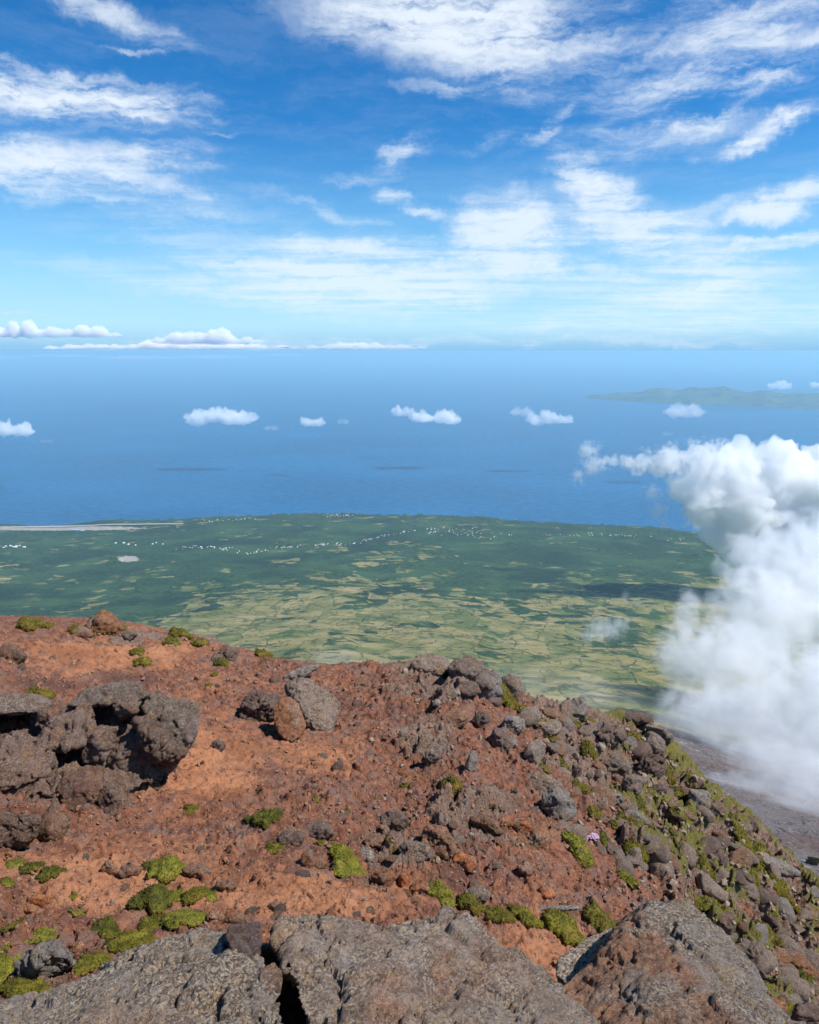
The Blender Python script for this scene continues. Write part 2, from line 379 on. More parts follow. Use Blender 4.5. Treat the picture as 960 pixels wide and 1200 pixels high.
def rock_material(name, rust=0.0, tint=(1, 1, 1), bump=.14, scale=1.0, sat=1.08, val=1.0, crumbs=.5):
    m, n = mat(name)
    oi = n.new('ShaderNodeObjectInfo')
    p = n.vmath('ADD', n.vmath('MULTIPLY', n.new('ShaderNodeTexCoord').outputs['Object'], (scale,)*3).outputs[0], n.vmath('MULTIPLY', oi.outputs['Location'], (.7, .7, .7)).outputs[0]).outputs[0]
    ra = n.math('ADD', n.attr('rust'), rust, clamp=True)
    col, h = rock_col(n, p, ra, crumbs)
    col = n.mix(1.0, col, tint, 'MULTIPLY')
    var = n.mr(oi.outputs['Random'], 0, 1, .82, 1.12, smooth=False)
    hs = n.new('ShaderNodeHueSaturation', {'Saturation': sat, 'Value': n.math('MULTIPLY', var, val), 'Color': col})
    b = n.new('ShaderNodeBump', {'Strength': 1.0, 'Distance': bump, 'Height': h})
    pr = n.new('ShaderNodeBsdfPrincipled', {'Base Color': hs.outputs[0], 'Roughness': .92, 'Specular IOR Level': .2, 'Normal': b.outputs[0]})
    n.new('ShaderNodeOutputMaterial', {0: pr.outputs[0]})
    return m
M_rock = rock_material('lava_rock', .10, (.84, .80, .79))
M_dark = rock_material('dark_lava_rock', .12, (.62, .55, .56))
M_rust = rock_material('rusty_lava_rock', 1.0, (1, .93, .88))
M_pale = rock_material('pale_lichened_rock', 0, (.95, .93, .91), sat=.8)
M_brown = rock_material('brown_lava_rock', .55, (.85, .74, .68))
M_orange = rock_material('orange_scoria', 1.0, (1.25, 1.0, .9), sat=1.1)
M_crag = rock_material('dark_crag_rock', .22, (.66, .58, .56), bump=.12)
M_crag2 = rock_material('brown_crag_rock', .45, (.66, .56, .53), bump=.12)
M_fg = rock_material('summit_rock', 0, (1.22, 1.17, 1.10), bump=.16, sat=.95, crumbs=.6)
M_small = rock_material('small_rock', .25, (.95, .9, .87), bump=.035, scale=1.6)

# near slope
M_near, n = mat('volcanic_dirt')
p = n.new('ShaderNodeTexCoord').outputs['Object']
rk, og, dk = n.attr('rocky'), n.attr('orange'), n.attr('darkdirt_shadow')
big = n.noise(p, .8, 5, .6); mid = n.noise(p, 5, 6, .65); fine = n.noise(p, 26, 5, .7); grit = n.noise(p, 75, 3, .65)
dirt = n.mix(n.mr(mid, .38, .62), (.115, .048, .030), (.235, .098, .056))
dirt = n.mix(n.mr(n.noise(p, 1.7, 7, .75), .47, .62, 0, .75), dirt, (.17, .115, .095))
ora = n.mix(n.mr(big, .35, .6), (.255, .104, .048), (.385, .172, .086))
ora = n.mix(n.mr(mid, .5, .7, 0, .55), ora, (.26, .098, .052))
col = n.mix(n.mr(n.math('ADD', og, n.math('ADD', n.math('MULTIPLY', n.math('SUBTRACT', mid, .5), 1.5), n.math('MULTIPLY', n.math('SUBTRACT', n.noise(p, 1.3, 8, .75), .5), 2.4))), .15, .95), dirt, ora)
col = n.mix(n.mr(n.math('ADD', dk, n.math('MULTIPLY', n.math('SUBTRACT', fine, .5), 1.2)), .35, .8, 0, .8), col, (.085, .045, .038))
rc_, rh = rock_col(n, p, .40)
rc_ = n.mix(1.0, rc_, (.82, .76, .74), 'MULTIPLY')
rmask = n.mr(n.math('ADD', rk, n.math('MULTIPLY', n.math('SUBTRACT', n.noise(p, 2.2, 6, .7), .5), 1.5)), .42, .66)
col = n.mix(rmask, col, rc_)
pb = n.voro(p, 17, 'F1', 'Distance'); pbc = n.voro(p, 17, 'F1', 'Color')
sep = n.new('ShaderNodeSeparateColor', {0: pbc})
peb = n.math('MULTIPLY', n.mr(pb, .34, .24), n.mr(sep.outputs[0], .62, .66))
col = n.mix(n.math('MULTIPLY', peb, .8), col, n.mix(sep.outputs[1], (.17, .08, .06), (.42, .27, .2)))
col = n.mix(n.mr(grit, .60, .70, 0, .55), col, (.46, .30, .22))
col = n.mix(n.mr(grit, .42, .32, 0, .55), col, (.07, .034, .028))
mossy = n.mr(n.math('ADD', n.attr('mossy'), n.math('MULTIPLY', n.math('SUBTRACT', n.noise(p, 4, 5, .7), .5), 1.3)), .45, .7, 0, .8)
col = n.mix(mossy, col, n.mix(fine, (.07, .075, .012), (.24, .22, .035)))
h = n.math('ADD', n.math('MULTIPLY', mid, .5), n.math('ADD', n.math('MULTIPLY', fine, .3), n.math('MULTIPLY', grit, .1)))
h = n.math('ADD', h, n.math('ADD', n.math('MULTIPLY', peb, .25), n.math('MULTIPLY', n.math('MULTIPLY', rh, rmask), .8)))
b = n.new('ShaderNodeBump', {'Strength': 1.0, 'Distance': .10, 'Height': h})
pr = n.new('ShaderNodeBsdfPrincipled', {'Base Color': col, 'Roughness': .95, 'Specular IOR Level': .15, 'Normal': b.outputs[0]})
n.new('ShaderNodeOutputMaterial', {0: pr.outputs[0]})

# far flank and plain
M_land, n = mat('island_land')
p = n.new('ShaderNodeTexCoord').outputs['Object']
fo, lava, town = n.attr('forest'), n.attr('lava'), n.attr('bare')
sp = n.new('ShaderNodeSeparateXYZ', {0: p}); flat = n.new('ShaderNodeCombineXYZ', {0: sp.outputs[0], 1: sp.outputs[1], 2: 0.0}).outputs[0]
wv = n.vmath('SCALE', n.vmath('SUBTRACT', n.noise(flat, .0045, 6, .62, 0, 1), (.5, .5, .5)).outputs[0]); wv.inputs['Scale'].default_value = 70
fl = n.vmath('ADD', flat, wv.outputs[0]).outputs[0]
mpf = n.new('ShaderNodeMapping', {'Vector': fl, 'Rotation': (0, 0, R(17)), 'Scale': (1.1, .6, 1)}).outputs[0]
cellc = n.new('ShaderNodeSeparateColor', {0: n.voro(mpf, .0052, 'F1', 'Color', .85)})
celle = n.voro(mpf, .0052, 'DISTANCE_TO_EDGE', 'Distance', .85)
mp2 = n.new('ShaderNodeMapping', {'Vector': fl, 'Rotation': (0, 0, R(-24)), 'Scale': (.7, 1.25, 1)}).outputs[0]
cell2 = n.new('ShaderNodeSeparateColor', {0: n.voro(mp2, .0100, 'F1', 'Color', .9)})
cell2e = n.voro(mp2, .0100, 'DISTANCE_TO_EDGE', 'Distance', .9)
grass = n.mix(n.mr(cellc.outputs[0], .1, .9), (.100, .122, .034), (.215, .185, .065))
grass = n.mix(n.mr(cell2.outputs[0], .3, 1, 0, .55), grass, (.30, .24, .11))
grass = n.mix(n.mr(cell2.outputs[1], .75, .8, 0, .5), grass, (.07, .105, .035))
gp = n.noise(flat, .0042, 5, .6)
grass = n.mix(n.mr(gp, .45, .62, 0, .5), grass, (.34, .27, .13))
grass = n.mix(n.mr(n.noise(flat, .03, 4, .7), .5, .75, 0, .35), grass, (.08, .10, .03))
hedge = n.math('MULTIPLY', n.math('MAXIMUM', n.mr(celle, .026, .012), n.math('MULTIPLY', n.mr(cell2e, .032, .016), .6)), .75)
hedge = n.math('MULTIPLY', hedge, n.mr(n.noise(flat, .009, 4, .75), .42, .52))
tree = n.mix(n.mr(n.noise(flat, .022, 8, .88), .42, .58), (.003, .014, .008), (.042, .082, .030))
tree = n.mix(n.mr(n.noise(flat, .0016, 6, .68), .45, .62, 0, .75), tree, (.045, .088, .032))
tree = n.mix(n.mr(n.noise(flat, .0011, 5, .6), .50, .38, 0, .7), tree, (.010, .022, .014))
fr = n.math('ADD', fo, n.math('MULTIPLY', n.math('SUBTRACT', n.noise(flat, .0020, 7, .68), .5), 1.5))
isf = n.mr(n.math('ADD', fr, n.math('ADD', n.math('MULTIPLY', n.math('SUBTRACT', cellc.outputs[1], .5), .55), n.math('MULTIPLY', n.math('SUBTRACT', cell2.outputs[0], .5), .55))), .47, .53)
clr = n.mr(n.math('ADD', n.math('MULTIPLY', cell2.outputs[2], .55), n.math('MULTIPLY', n.noise(flat, .0022, 4, .6), .8)),   .90, .96)
clr = n.math('MULTIPLY', clr, n.mr(n.noise(flat, .0007, 4, .6), .46, .56))
isf = n.math('MULTIPLY', isf, n.math('SUBTRACT', 1.0, n.math('MULTIPLY', clr, .8)))
isf = n.math('MAXIMUM', isf, n.math('MULTIPLY', hedge, .85))
scr = n.math('MULTIPLY', n.mr(n.noise(flat, .02, 5, .7), .55, .62), n.mr(n.noise(flat, .0018, 3, .5), .42, .6))
cop = n.mr(n.noise(flat, .0055, 6, .70), .575, .60)
isf = n.math('MAXIMUM', isf, n.math('MAXIMUM', n.math('MULTIPLY', scr, .75), n.math('MULTIPLY', cop, .8)))
col = n.mix(isf, grass, tree)
col = n.mix(n.mr(n.math('ADD', town, n.math('MULTIPLY', n.math('SUBTRACT', n.noise(flat, .02, 3, .6), .5), .8)), .5, .62), col, n.mix(n.noise(flat, .01, 3), (.22, .19, .16), (.42, .37, .31)))
lv = n.mix(n.noise(flat, .05, 7, .8), (.055, .042, .042), (.24, .20, .185))
lv = n.mix(n.mr(n.noise(flat, .006, 5, .6), .5, .65, 0, .8), lv, (.12, .07, .055))
lv = n.mix(n.mr(n.noise(flat, .22, 2, .7), .58, .68, 0, .7), lv, (.38, .34, .32))
lv = n.mix(n.mr(n.math('ABSOLUTE', n.math('SUBTRACT', n.noise(flat, .0045, 3, .6), .5)), .0035, .001, 0, .7), lv, (.42, .38, .35))
lm = n.mr(n.math('ADD', lava, n.math('MULTIPLY', n.math('SUBTRACT', n.noise(flat, .006, 6, .65), .5), .7)), .4, .6)
col = n.mix(lm, col, lv)
hh = n.math('ADD', n.math('MULTIPLY', isf, n.math('ADD', 6.0, n.math('MULTIPLY', n.noise(flat, .07, 3, .6), 9.0))), n.math('MULTIPLY', lm, n.math('MULTIPLY', n.noise(flat, .08, 5, .7), 12.0)))
b = n.new('ShaderNodeBump', {'Strength': .8, 'Distance': 1.0, 'Height': hh})
pr = n.new('ShaderNodeBsdfPrincipled', {'Base Color': col, 'Roughness': .95, 'Specular IOR Level': .1, 'Normal': b.outputs[0]})
n.new('ShaderNodeOutputMaterial', {0: pr.outputs[0]})

# ------------------------------------------------------------------ build the ground
kb = int(np.searchsorted(RR, 52)); nrT = nr
V = np.stack([X2, Y2, Z2], -1)[:kb+1].reshape(-1, 3); nr = kb+1
i0 = (np.arange(nr-1)[:, None]*na + np.arange(na-1)[None, :]).ravel()
Fq = np.stack([i0, i0+1, i0+1+na, i0+na], 1)[:, ::-1]
me = np_mesh('mountain_ground', V, Fq)
full = lambda vals: vals[:kb+1].ravel() if vals.ndim == 2 else vals.ravel()[:(kb+1)*na]
add_attr(me, 'rocky', full(rocky)); add_attr(me, 'orange', full(orange)); add_attr(me, 'darkdirt_shadow', full(dark))
mossy = np.clip(np.maximum.reduce([.64*rocky*sstep(un, 640, 740), .55*G(180, 1075, 60, 30), .6*G(10, 1160, 50, 30)]) + .25*fbm2(xn*.6, yn*.6, 3, 81), 0, 1)
add_attr(me, 'mossy', full(mossy))
ground = link('mountain_ground', me, M_near); tag(ground, 'red brown volcanic summit slope', kind='structure')
# the flank and the plain below: every second bearing is enough out there
nr = nrT; sel = np.arange(0, na, 2); sel = sel if sel[-1] == na-1 else np.r_[sel, na-1]
XF, YF, ZF, RF, AF = (q[kb:, sel] for q in (X2, Y2, Z2, R2, A2)); nrf, naf = XF.shape
i0 = (np.arange(nrf-1)[:, None]*naf + np.arange(naf-1)[None, :]).ravel()
me = np_mesh('island_terrain', np.stack([XF, YF, ZF], -1).reshape(-1, 3), np.stack([i0, i0+1, i0+1+naf, i0+naf], 1)[:, ::-1])
uf, vf = project(XF, YF, ZF); uf = np.where(RF < 150, 0, uf); vf = np.where(RF < 150, 0, vf)
def g2(u, v, su, sv_): return np.exp(-((uf-u)/su)**2-((vf-v)/sv_)**2)
edge = 694 + 45*sstep(-uf, -260, -120) + np.where(uf > 620, -6, 0) + 10*np.sin(uf*.013)
forest = sstep(edge-vf, -26, 26)
forest = np.maximum(forest, .62*g2(720, 745, 60, 25)+.42*g2(690, 715, 90, 22)+.4*g2(560, 745, 40, 25)+.35*g2(420, 712, 40, 10))
forest = np.clip(forest*.92 + .06 - .55*g2(460, 655, 70, 12) - .5*g2(20, 672, 40, 16) - .4*g2(200, 672, 40, 12) - .35*g2(640, 680, 60, 8) - .35*g2(880, 650, 60, 10) + .3*g2(770, 660, 120, 22)+.2*g2(200, 700, 150, 20), 0, 1)
add_attr(me, 'forest', forest); add_attr(me, 'lava', 1-sstep(RF, 1300, 2300))
rcg = coast_r(AF)
bare = np.maximum.reduce([1.1*g2(60, 619, 130, 3.2), .9*g2(150, 655, 18, 5), sstep(RF-rcg, -40, -10)*.7])
add_attr(me, 'bare', np.where(RF > 1000, bare, 0))
tag(link('island_terrain', me, M_land), 'mountain flank falling to green woods and pastures by the coast', kind='structure')

# ------------------------------------------------------------------ sea
M_sea, n = mat('deep_blue_sea')
p = n.new('ShaderNodeTexCoord').outputs['Object']
big = n.noise(n.new('ShaderNodeMapping', {'Vector': p, 'Scale': (1, 2.2, 1)}).outputs[0], .00022, 6, .6)
rip = n.noise(n.new('ShaderNodeMapping', {'Vector': p, 'Rotation': (0, 0, .5), 'Scale': (1, 2.6, 1)}).outputs[0], .006, 7, .7)
col = n.mix(n.mr(big, .35, .65), (.001, .068, .180), (.002, .094, .235))
b = n.new('ShaderNodeBump', {'Strength': .25, 'Distance': 6.0, 'Height': rip})
pr = n.new('ShaderNodeBsdfPrincipled', {'Base Color': col, 'Roughness': n.mr(rip, .3, .7, .3, .5), 'IOR': 1.33, 'Specular IOR Level': .5, 'Normal': b.outputs[0]})
n.new('ShaderNodeOutputMaterial', {0: pr.outputs[0]})
ra_ = np.linspace(0, 2*math.pi, 257)[:-1]; rr_ = np.array([0.1, 2000, 9000, 30000, 90000, 230000])
vv = [(r*math.cos(a), r*math.sin(a), 0) for r in rr_ for a in ra_]
ff = [(i*256+j, (i+1)*256+j, (i+1)*256+(j+1) % 256, i*256+(j+1) % 256) for i in range(5) for j in range(256)]
me = np_mesh('sea', np.array(vv), np.array(ff)); sea = link('sea', me, M_sea, (0, 0, SEA)); tag(sea, 'deep blue Atlantic water reaching the hazy horizon', kind='structure')

# ------------------------------------------------------------------ island across the channel
d0 = ray(690, 466); d1 = ray(1150, 480)
pa = d0*(SEA/d0[2]); pb_ = d1*(SEA/d1[2])
L = np.linalg.norm((pb_-pa)[:2]); ex = (pb_-pa)[:2]/L; ey = np.array([-ex[1], ex[0]])
nu, nv_ = 360, 90
s_ = np.linspace(0, 1, nu); t_ = np.linspace(-1, 1, nv_); SS, TT = np.meshgrid(s_, t_)
wid = 2600*np.clip(SS*3.5, .1, 1)**.7*(1+.25*vnoise2(SS*9, SS*0, 3)); hgt = 620*np.clip(SS*2.6+.18, 0, 1)**.8*(1+.22*vnoise2(SS*26, SS*0+2, 8))
prof = np.clip(1-np.abs(TT)**2.2, 0, 1)
HX = pa[0]+ex[0]*SS*L+ey[0]*TT*wid; HY = pa[1]+ex[1]*SS*L+ey[1]*TT*wid
HZ = SEA-8 + hgt*prof*(.85+.35*fbm2(HX/1500, HY/1500, 5, 12)) + 60*prof*fbm2(HX/500, HY/500, 4, 14, ridge=True)
i0 = (np.arange(nv_-1)[:, None]*nu + np.arange(nu-1)[None, :]).ravel()
me = np_mesh('island', np.stack([HX, HY, HZ], -1).reshape(-1, 3), np.stack([i0, i0+1, i0+1+nu, i0+nu], 1))
M_isl, n = mat('far_island_land')
p = n.new('ShaderNodeTexCoord').outputs['Object']
col = n.mix(n.mr(n.noise(p, .0016, 6, .65), .42, .6), (.010, .028, .026), (.05, .07, .040))
col = n.mix(n.mr(n.voro(p, .003, 'F1', 'Distance'), .2, .6, 0, .5), col, (.10, .13, .05))
pr = n.new('ShaderNodeBsdfPrincipled', {'Base Color': col, 'Roughness': .95})
n.new('ShaderNodeOutputMaterial', {0: pr.outputs[0]})
isl = link('far_island', me, M_isl); tag(isl, 'long low green island across the channel', kind='structure')

# ------------------------------------------------------------------ rocks
def ico(level):
    bm = bmesh.new(); bmesh.ops.create_icosphere(bm, subdivisions=level, radius=1.0)
    V = np.array([v.co[:] for v in bm.verts]); Fc = np.array([[v.index for v in f.verts] for f in bm.faces]); bm.free()
    return V, Fc
ICO = {k: ico(k) for k in (2, 3, 4, 5, 6, 7)}

def rock_shape(level, dims, seed, planes=9, rough=.08, freq=3.0, pits=0.0):
    """Angular boulder: a ball cut by random planes, then broken up and pitted. dims in metres"""
    rg = np.random.default_rng(seed)
    D, Fc = ICO[level]; D = D/np.linalg.norm(D, axis=1)[:, None]
    N = rg.normal(size=(planes, 3)); N /= np.linalg.norm(N, axis=1)[:, None]
    off = rg.uniform(.40, .88, planes)
    cosv = D @ N.T
    rad = np.where(cosv > .05, off/np.maximum(cosv, .05), 9)
    rad = np.minimum(-np.log(np.exp(-rad*60).sum(1)+1e-18)/60, 1.05)
    P_ = D*rad[:, None]
    P_ = P_/np.abs(P_).max(0)
    so = seed % 97
    n1 = fbm3(P_*freq*.5+so, 3, seed, .5); n2 = fbm3(P_*freq*1.6+so, 5, seed+5, .6, ridge=True)
    disp = rough*(n1*1.1 + (n2-.2)*.75)
    if pits: disp -= pits*sstep(fbm3(P_*freq*1.1-so, 2, seed+9), .18, .42)
    if level >= 5:
        q = P_*np.array([1, 1, 1.3])*freq*.55 + .3*np.stack([n1, n2, n1*n2], 1) + so
        d1, d2, rn_ = voro3(q, seed)
        disp += rough*(.9*(rn_-.5)*sstep(d2-d1, 0, .1) - 1.1*(1-sstep(d2-d1, 0, .07)))
        d1, d2, rn_ = voro3(q*2.7, seed+1)
        disp += rough*(.5*(rn_-.5)*sstep(d2-d1, 0, .12) - .4*(1-sstep(d2-d1, 0, .1)))
    P_ = P_*(1+disp)[:, None]
    return P_*np.array(dims)/2, Fc

def px_size(u, v, P_):                       # metres per photograph pixel at point P_
    return float(P_ @ FW)/F

def euler_np(V, e):
    M = np.array(Matrix.Rotation(e[2], 3, 'Z') @ Matrix.Rotation(e[1], 3, 'Y') @ Matrix.Rotation(e[0], 3, 'X'))
    return V @ M.T

used_seed = [100]
def boulder(u, v, wpx, hpx, m, label, tilt=0.0, planes=None, rough=.10, pits=0.0, thick=.8, name='boulder', dy=0.0, outline=None, lean=.45, bulge=None, group=None, base=None):
    """One boulder standing on the ground: its outline as seen from the summit (given, or irregular), thickened away from the viewer"""
    used_seed[0] += 1; sd = used_seed[0]; rg = np.random.default_rng(sd)
    if outline is None:
        k = rg.integers(6, 9); an_ = np.sort((np.arange(k)+rg.uniform(-.33, .33, k))*2*math.pi/k+rg.uniform(0, 6)); ra2 = rg.uniform(.82, 1.08, k)
        ox, oy = np.cos(an_)*ra2*wpx/2, np.sin(an_)*ra2*hpx/2
        t_ = tilt*.8; ox, oy = ox*math.cos(t_)-oy*math.sin(t_)*(wpx/hpx)**0, ox*math.sin(t_)+oy*math.cos(t_)
        outline = [(u+x, v+y) for x, y in zip(ox, oy)]
    us = [q[0] for q in outline]; vs = [q[1] for q in outline]; cu, cv = (min(us)+max(us))/2, (min(vs)+max(vs))/2; vb = max(vs); W_ = max(us)-min(us); H_ = vb-min(vs)
    g = hit(cu, vb-H_*.12); mpp = px_size(cu, vb, g); yg = (base or g[1])+dy; wd = W_*mpp
    P_ = []; th = thick*min(wd, H_*mpp*1.5)
    for (pu, pv) in outline:
        y = yg+(vb-pv)*mpp*lean+rg.uniform(-.06, .06)*wd; d = ray(pu, pv); P_.append(d/d[1]*y)
        d = ray(cu+(pu-cu)*.8, cv+(pv-cv)*.8+H_*.05); P_.append(d/d[1]*(y+th))
    for _ in range(2 if bulge is None else 1):
        bu, bv, ba = bulge if bulge else (rg.uniform(-.25, .25), rg.uniform(-.25, .2), rg.uniform(.15, .3))
        d = ray(cu+bu*W_, cv+bv*H_); P_.append(d/d[1]*(yg+(vb-cv-bv*H_)*mpp*lean-ba*min(wd, H_*mpp)))
    big = max(W_, H_)
    V, Nn, Fq = hull_mesh(P_, mpp*(1.7 if big > 50 else 1.5 if big > 30 else 1.25), 1)
    disp, st_ = weather(V, Nn, min(wd, H_*mpp*1.3)*1.1, rough*1.05+pits*.5, sd, fine=min(1, wd))
    c = V.mean(0); me = np_mesh(name, V-c+Nn*disp[:, None], Fq)
    o = link(name, me, m, tuple(c)); tag(o, label, 'rock', group)
    return o

def weather(V, Nn, L, rough, seed, fine=1.0):
    """Break the faces up: ledges, a few deep cracks, chipped blocks, crumbly skin. L: size of the rock in metres"""
    q0 = V/L*3.0+seed*1.37
    st_ = fbm3(q0*.9, 4, seed, .5); rg_ = fbm3(q0*2.6, 4, seed+3, .6, ridge=True)
    terr = np.round(st_*4)/4
    disp = rough*L*(.26*st_+.34*terr+.16*rg_)
    q = q0*np.array([.62, .62, .9])+.30*st_[:, None]
    d1, d2, rn_ = voro3(q, seed)
    disp += rough*L*(.55*(rn_-.5)*sstep(d2-d1, 0, .05)-.42*(1-sstep(d2-d1, 0, .045)))
    d1, d2, rn_ = voro3(q*2.9+.3*rg_[:, None], seed+2)
    disp += rough*L*(.20*(rn_-.5)*sstep(d2-d1, 0, .08))
    pit = fbm3(q0*3.1, 3, seed+9, .55); disp -= rough*L*.35*sstep(pit, .28, .42)
    disp += fine*(.014*fbm3(V*13+seed, 3, seed+4, .6)+.012*fbm3(V*34, 3, seed+6, .65, ridge=True)*sstep(st_, -.5, .1))
    return disp, st_

def hull_mesh(pts, voxel, smooth):
    bm = bmesh.new()
    for c in pts: bm.verts.new(tuple(c))
    r = bmesh.ops.convex_hull(bm, input=bm.verts)
    bmesh.ops.delete(bm, geom=list({g for g in r['geom_interior']+r['geom_unused'] if isinstance(g, bmesh.types.BMVert)}), context='VERTS')
    tmp = bpy.data.meshes.new('tmp'); bm.to_mesh(tmp); bm.free()
    o = bpy.data.objects.new('tmp', tmp); C.objects.link(o)
    md = o.modifiers.new('r', 'REMESH'); md.mode = 'VOXEL'; md.voxel_size = voxel
    if smooth: sm = o.modifiers.new('s', 'SMOOTH'); sm.factor = .5; sm.iterations = smooth
    dg = bpy.context.evaluated_depsgraph_get(); em = o.evaluated_get(dg).to_mesh()
    nvx = len(em.vertices); V = np.zeros(nvx*3, np.float32); em.vertices.foreach_get('co', V); V = V.reshape(-1, 3).astype(float)
    Nn = np.zeros(nvx*3, np.float32); em.vertices.foreach_get('normal', Nn); Nn = Nn.reshape(-1, 3).astype(float)
    Fq = np.zeros(len(em.polygons)*4, np.int32); em.polygons.foreach_get('vertices', Fq); Fq = Fq.reshape(-1, 4)
    o.evaluated_get(dg).to_mesh_clear(); bpy.data.objects.remove(o); bpy.data.meshes.remove(tmp)
    return V, Nn, Fq

def hull_rock(label, pts, m, rough=.06, freq=1.6, voxel=.022, rustf=None, name='boulder', seed=1, smooth=3):
    """Boulder from corner points (u, v, distance): their hull, evened out, then weathered"""
    P_ = []
    for (u, v, y) in pts: d = ray(u, v); P_.append(d/d[1]*y)
    V, Nn, Fq = hull_mesh(P_, voxel, smooth); L = 1.2 if len(V) > 9000 else .35
    disp, st_ = weather(V, Nn, L, rough*2.7 if L > 1 else rough*2, seed)
    c = V.mean(0); V = V+Nn*disp[:, None]
    me = np_mesh(name, V-c, Fq)
    if rustf is not None:
        uu, vv_ = project(V[:, 0], V[:, 1], V[:, 2]); add_attr(me, 'rust', np.clip(rustf(uu, vv_)+.25*st_, 0, 1))
    ob = link(name, me, m, tuple(c)); tag(ob, label, 'rock')
    return ob

def sg(x): return 1/(1+np.exp(-x))
# summit rocks right in front of the camera
hull_rock('broad grey lava slab with pale crust, lowest on the left of the summit rocks',
  [(-90,1235,3.6),(-60,1210,4.2),(0,1184,4.35),(60,1163,4.4),(120,1138,4.45),(160,1140,4.4),(200,1112,4.5),(240,1082,4.55),(268,1090,4.5),(264,1119,4.2),(282,1128,4.05),(292,1160,3.8),(328,1172,3.7),(332,1200,3.4),(332,1300,2.9),(-60,1330,2.7),
   (-60,1300,4.6),(150,1300,4.8),(300,1250,4.7)], M_fg, .045, 1.5, .0185, lambda u, v: .35*np.exp(-((u-150)/90)**2-((v-1210)/30)**2), seed=11)
hull_rock('dark smooth block wedged upright beside the deep crack in the summit rocks',
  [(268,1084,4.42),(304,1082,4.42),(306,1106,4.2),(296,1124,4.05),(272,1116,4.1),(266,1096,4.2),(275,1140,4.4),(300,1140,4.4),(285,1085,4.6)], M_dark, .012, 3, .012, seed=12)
hull_rock('dark rock added in the deep crack between the summit rocks, standing in for its black shade', [(280,1108,4.55),(345,1108,4.55),(390,1170,4.4),(420,1230,4.2),(300,1240,4.2),(280,1170,4.4),(300,1110,5.2),(420,1230,5.2),(280,1240,5.0)], M_dark, .05, 2, .03, seed=41)  # added filler; its dark colour stands in for the shade in the crack
hull_rock('small brown stone caught in the black crack of the summit rocks',
  [(304,1134,4.0),(322,1129,4.0),(332,1140,3.95),(328,1162,3.8),(312,1164,3.75),(303,1146,3.85),(318,1150,4.2),(318,1175,4.0)], M_brown, .012, 3, .012, seed=13)
hull_rock('massive flat-topped grey lava rock with ochre crust and a crack down its left side',
  [(328,1082,4.6),(345,1077,4.75),(400,1079,4.7),(470,1081,4.7),(500,1083,4.6),(486,1130,4.15),(492,1200,3.5),(490,1310,2.8),(392,1310,2.8),(390,1200,3.45),(374,1160,3.85),(352,1128,4.15),(326,1100,4.4),
   (400,1230,4.6),(480,1240,4.8)], M_fg, .05, 1.5, .0185, lambda u, v: .6*np.exp(-((u-455)/30)**2-((v-1170)/40)**2)+.2, seed=14)
hull_rock('humped grey and ochre lava rock in the middle of the summit rocks',
  [(458,1098,4.55),(485,1076,4.75),(520,1063,4.9),(548,1070,4.9),(572,1092,4.75),(604,1124,4.5),(648,1152,4.25),(690,1186,3.95),(735,1240,3.6),(700,1320,2.9),(450,1320,2.8),(470,1140,4.0),(560,1150,4.05),(620,1190,3.7),
   (560,1300,4.8),(680,1300,4.5)], M_fg, .045, 1.6, .0185, lambda u, v: .75*np.exp(-((u-520)/75)**2-((v-1135)/38)**2)+.15, seed=15)
hull_rock('large tilted boulder, grey top face and rust-brown side, lower right of summit rocks',
  [(776,1049,5.3),(800,1053,5.3),(832,1078,5.1),(868,1125,4.7),(900,1165,4.4),(935,1210,4.0),(990,1320,3.2),(758,1082,5.0),(800,1132,4.5),(850,1192,4.0),(900,1290,3.2),(738,1080,5.3),(722,1096,5.25),(660,1152,4.6),(652,1168,4.5),(668,1215,4.0),(700,1320,3.2),
   (760,1280,5.8),(900,1280,5.2),(680,1260,5.0)], M_fg, .03, 1.5, .0185, lambda u, v: sg(((v-1085)*1.0-(u-757)*1.12)/9)*sg((u-652)/6)*2.2, seed=16)
hull_rock('low grey slab leaning on the left flank of the rust-sided boulder',
  [(735,1088,5.45),(745,1096,5.3),(728,1120,5.1),(700,1138,4.95),(662,1152,4.85),(650,1142,4.95),(655,1122,5.1),(690,1098,5.35),(715,1088,5.5),(665,1175,5.2),(720,1160,5.4)], M_fg, .02, 2, .015, seed=17)

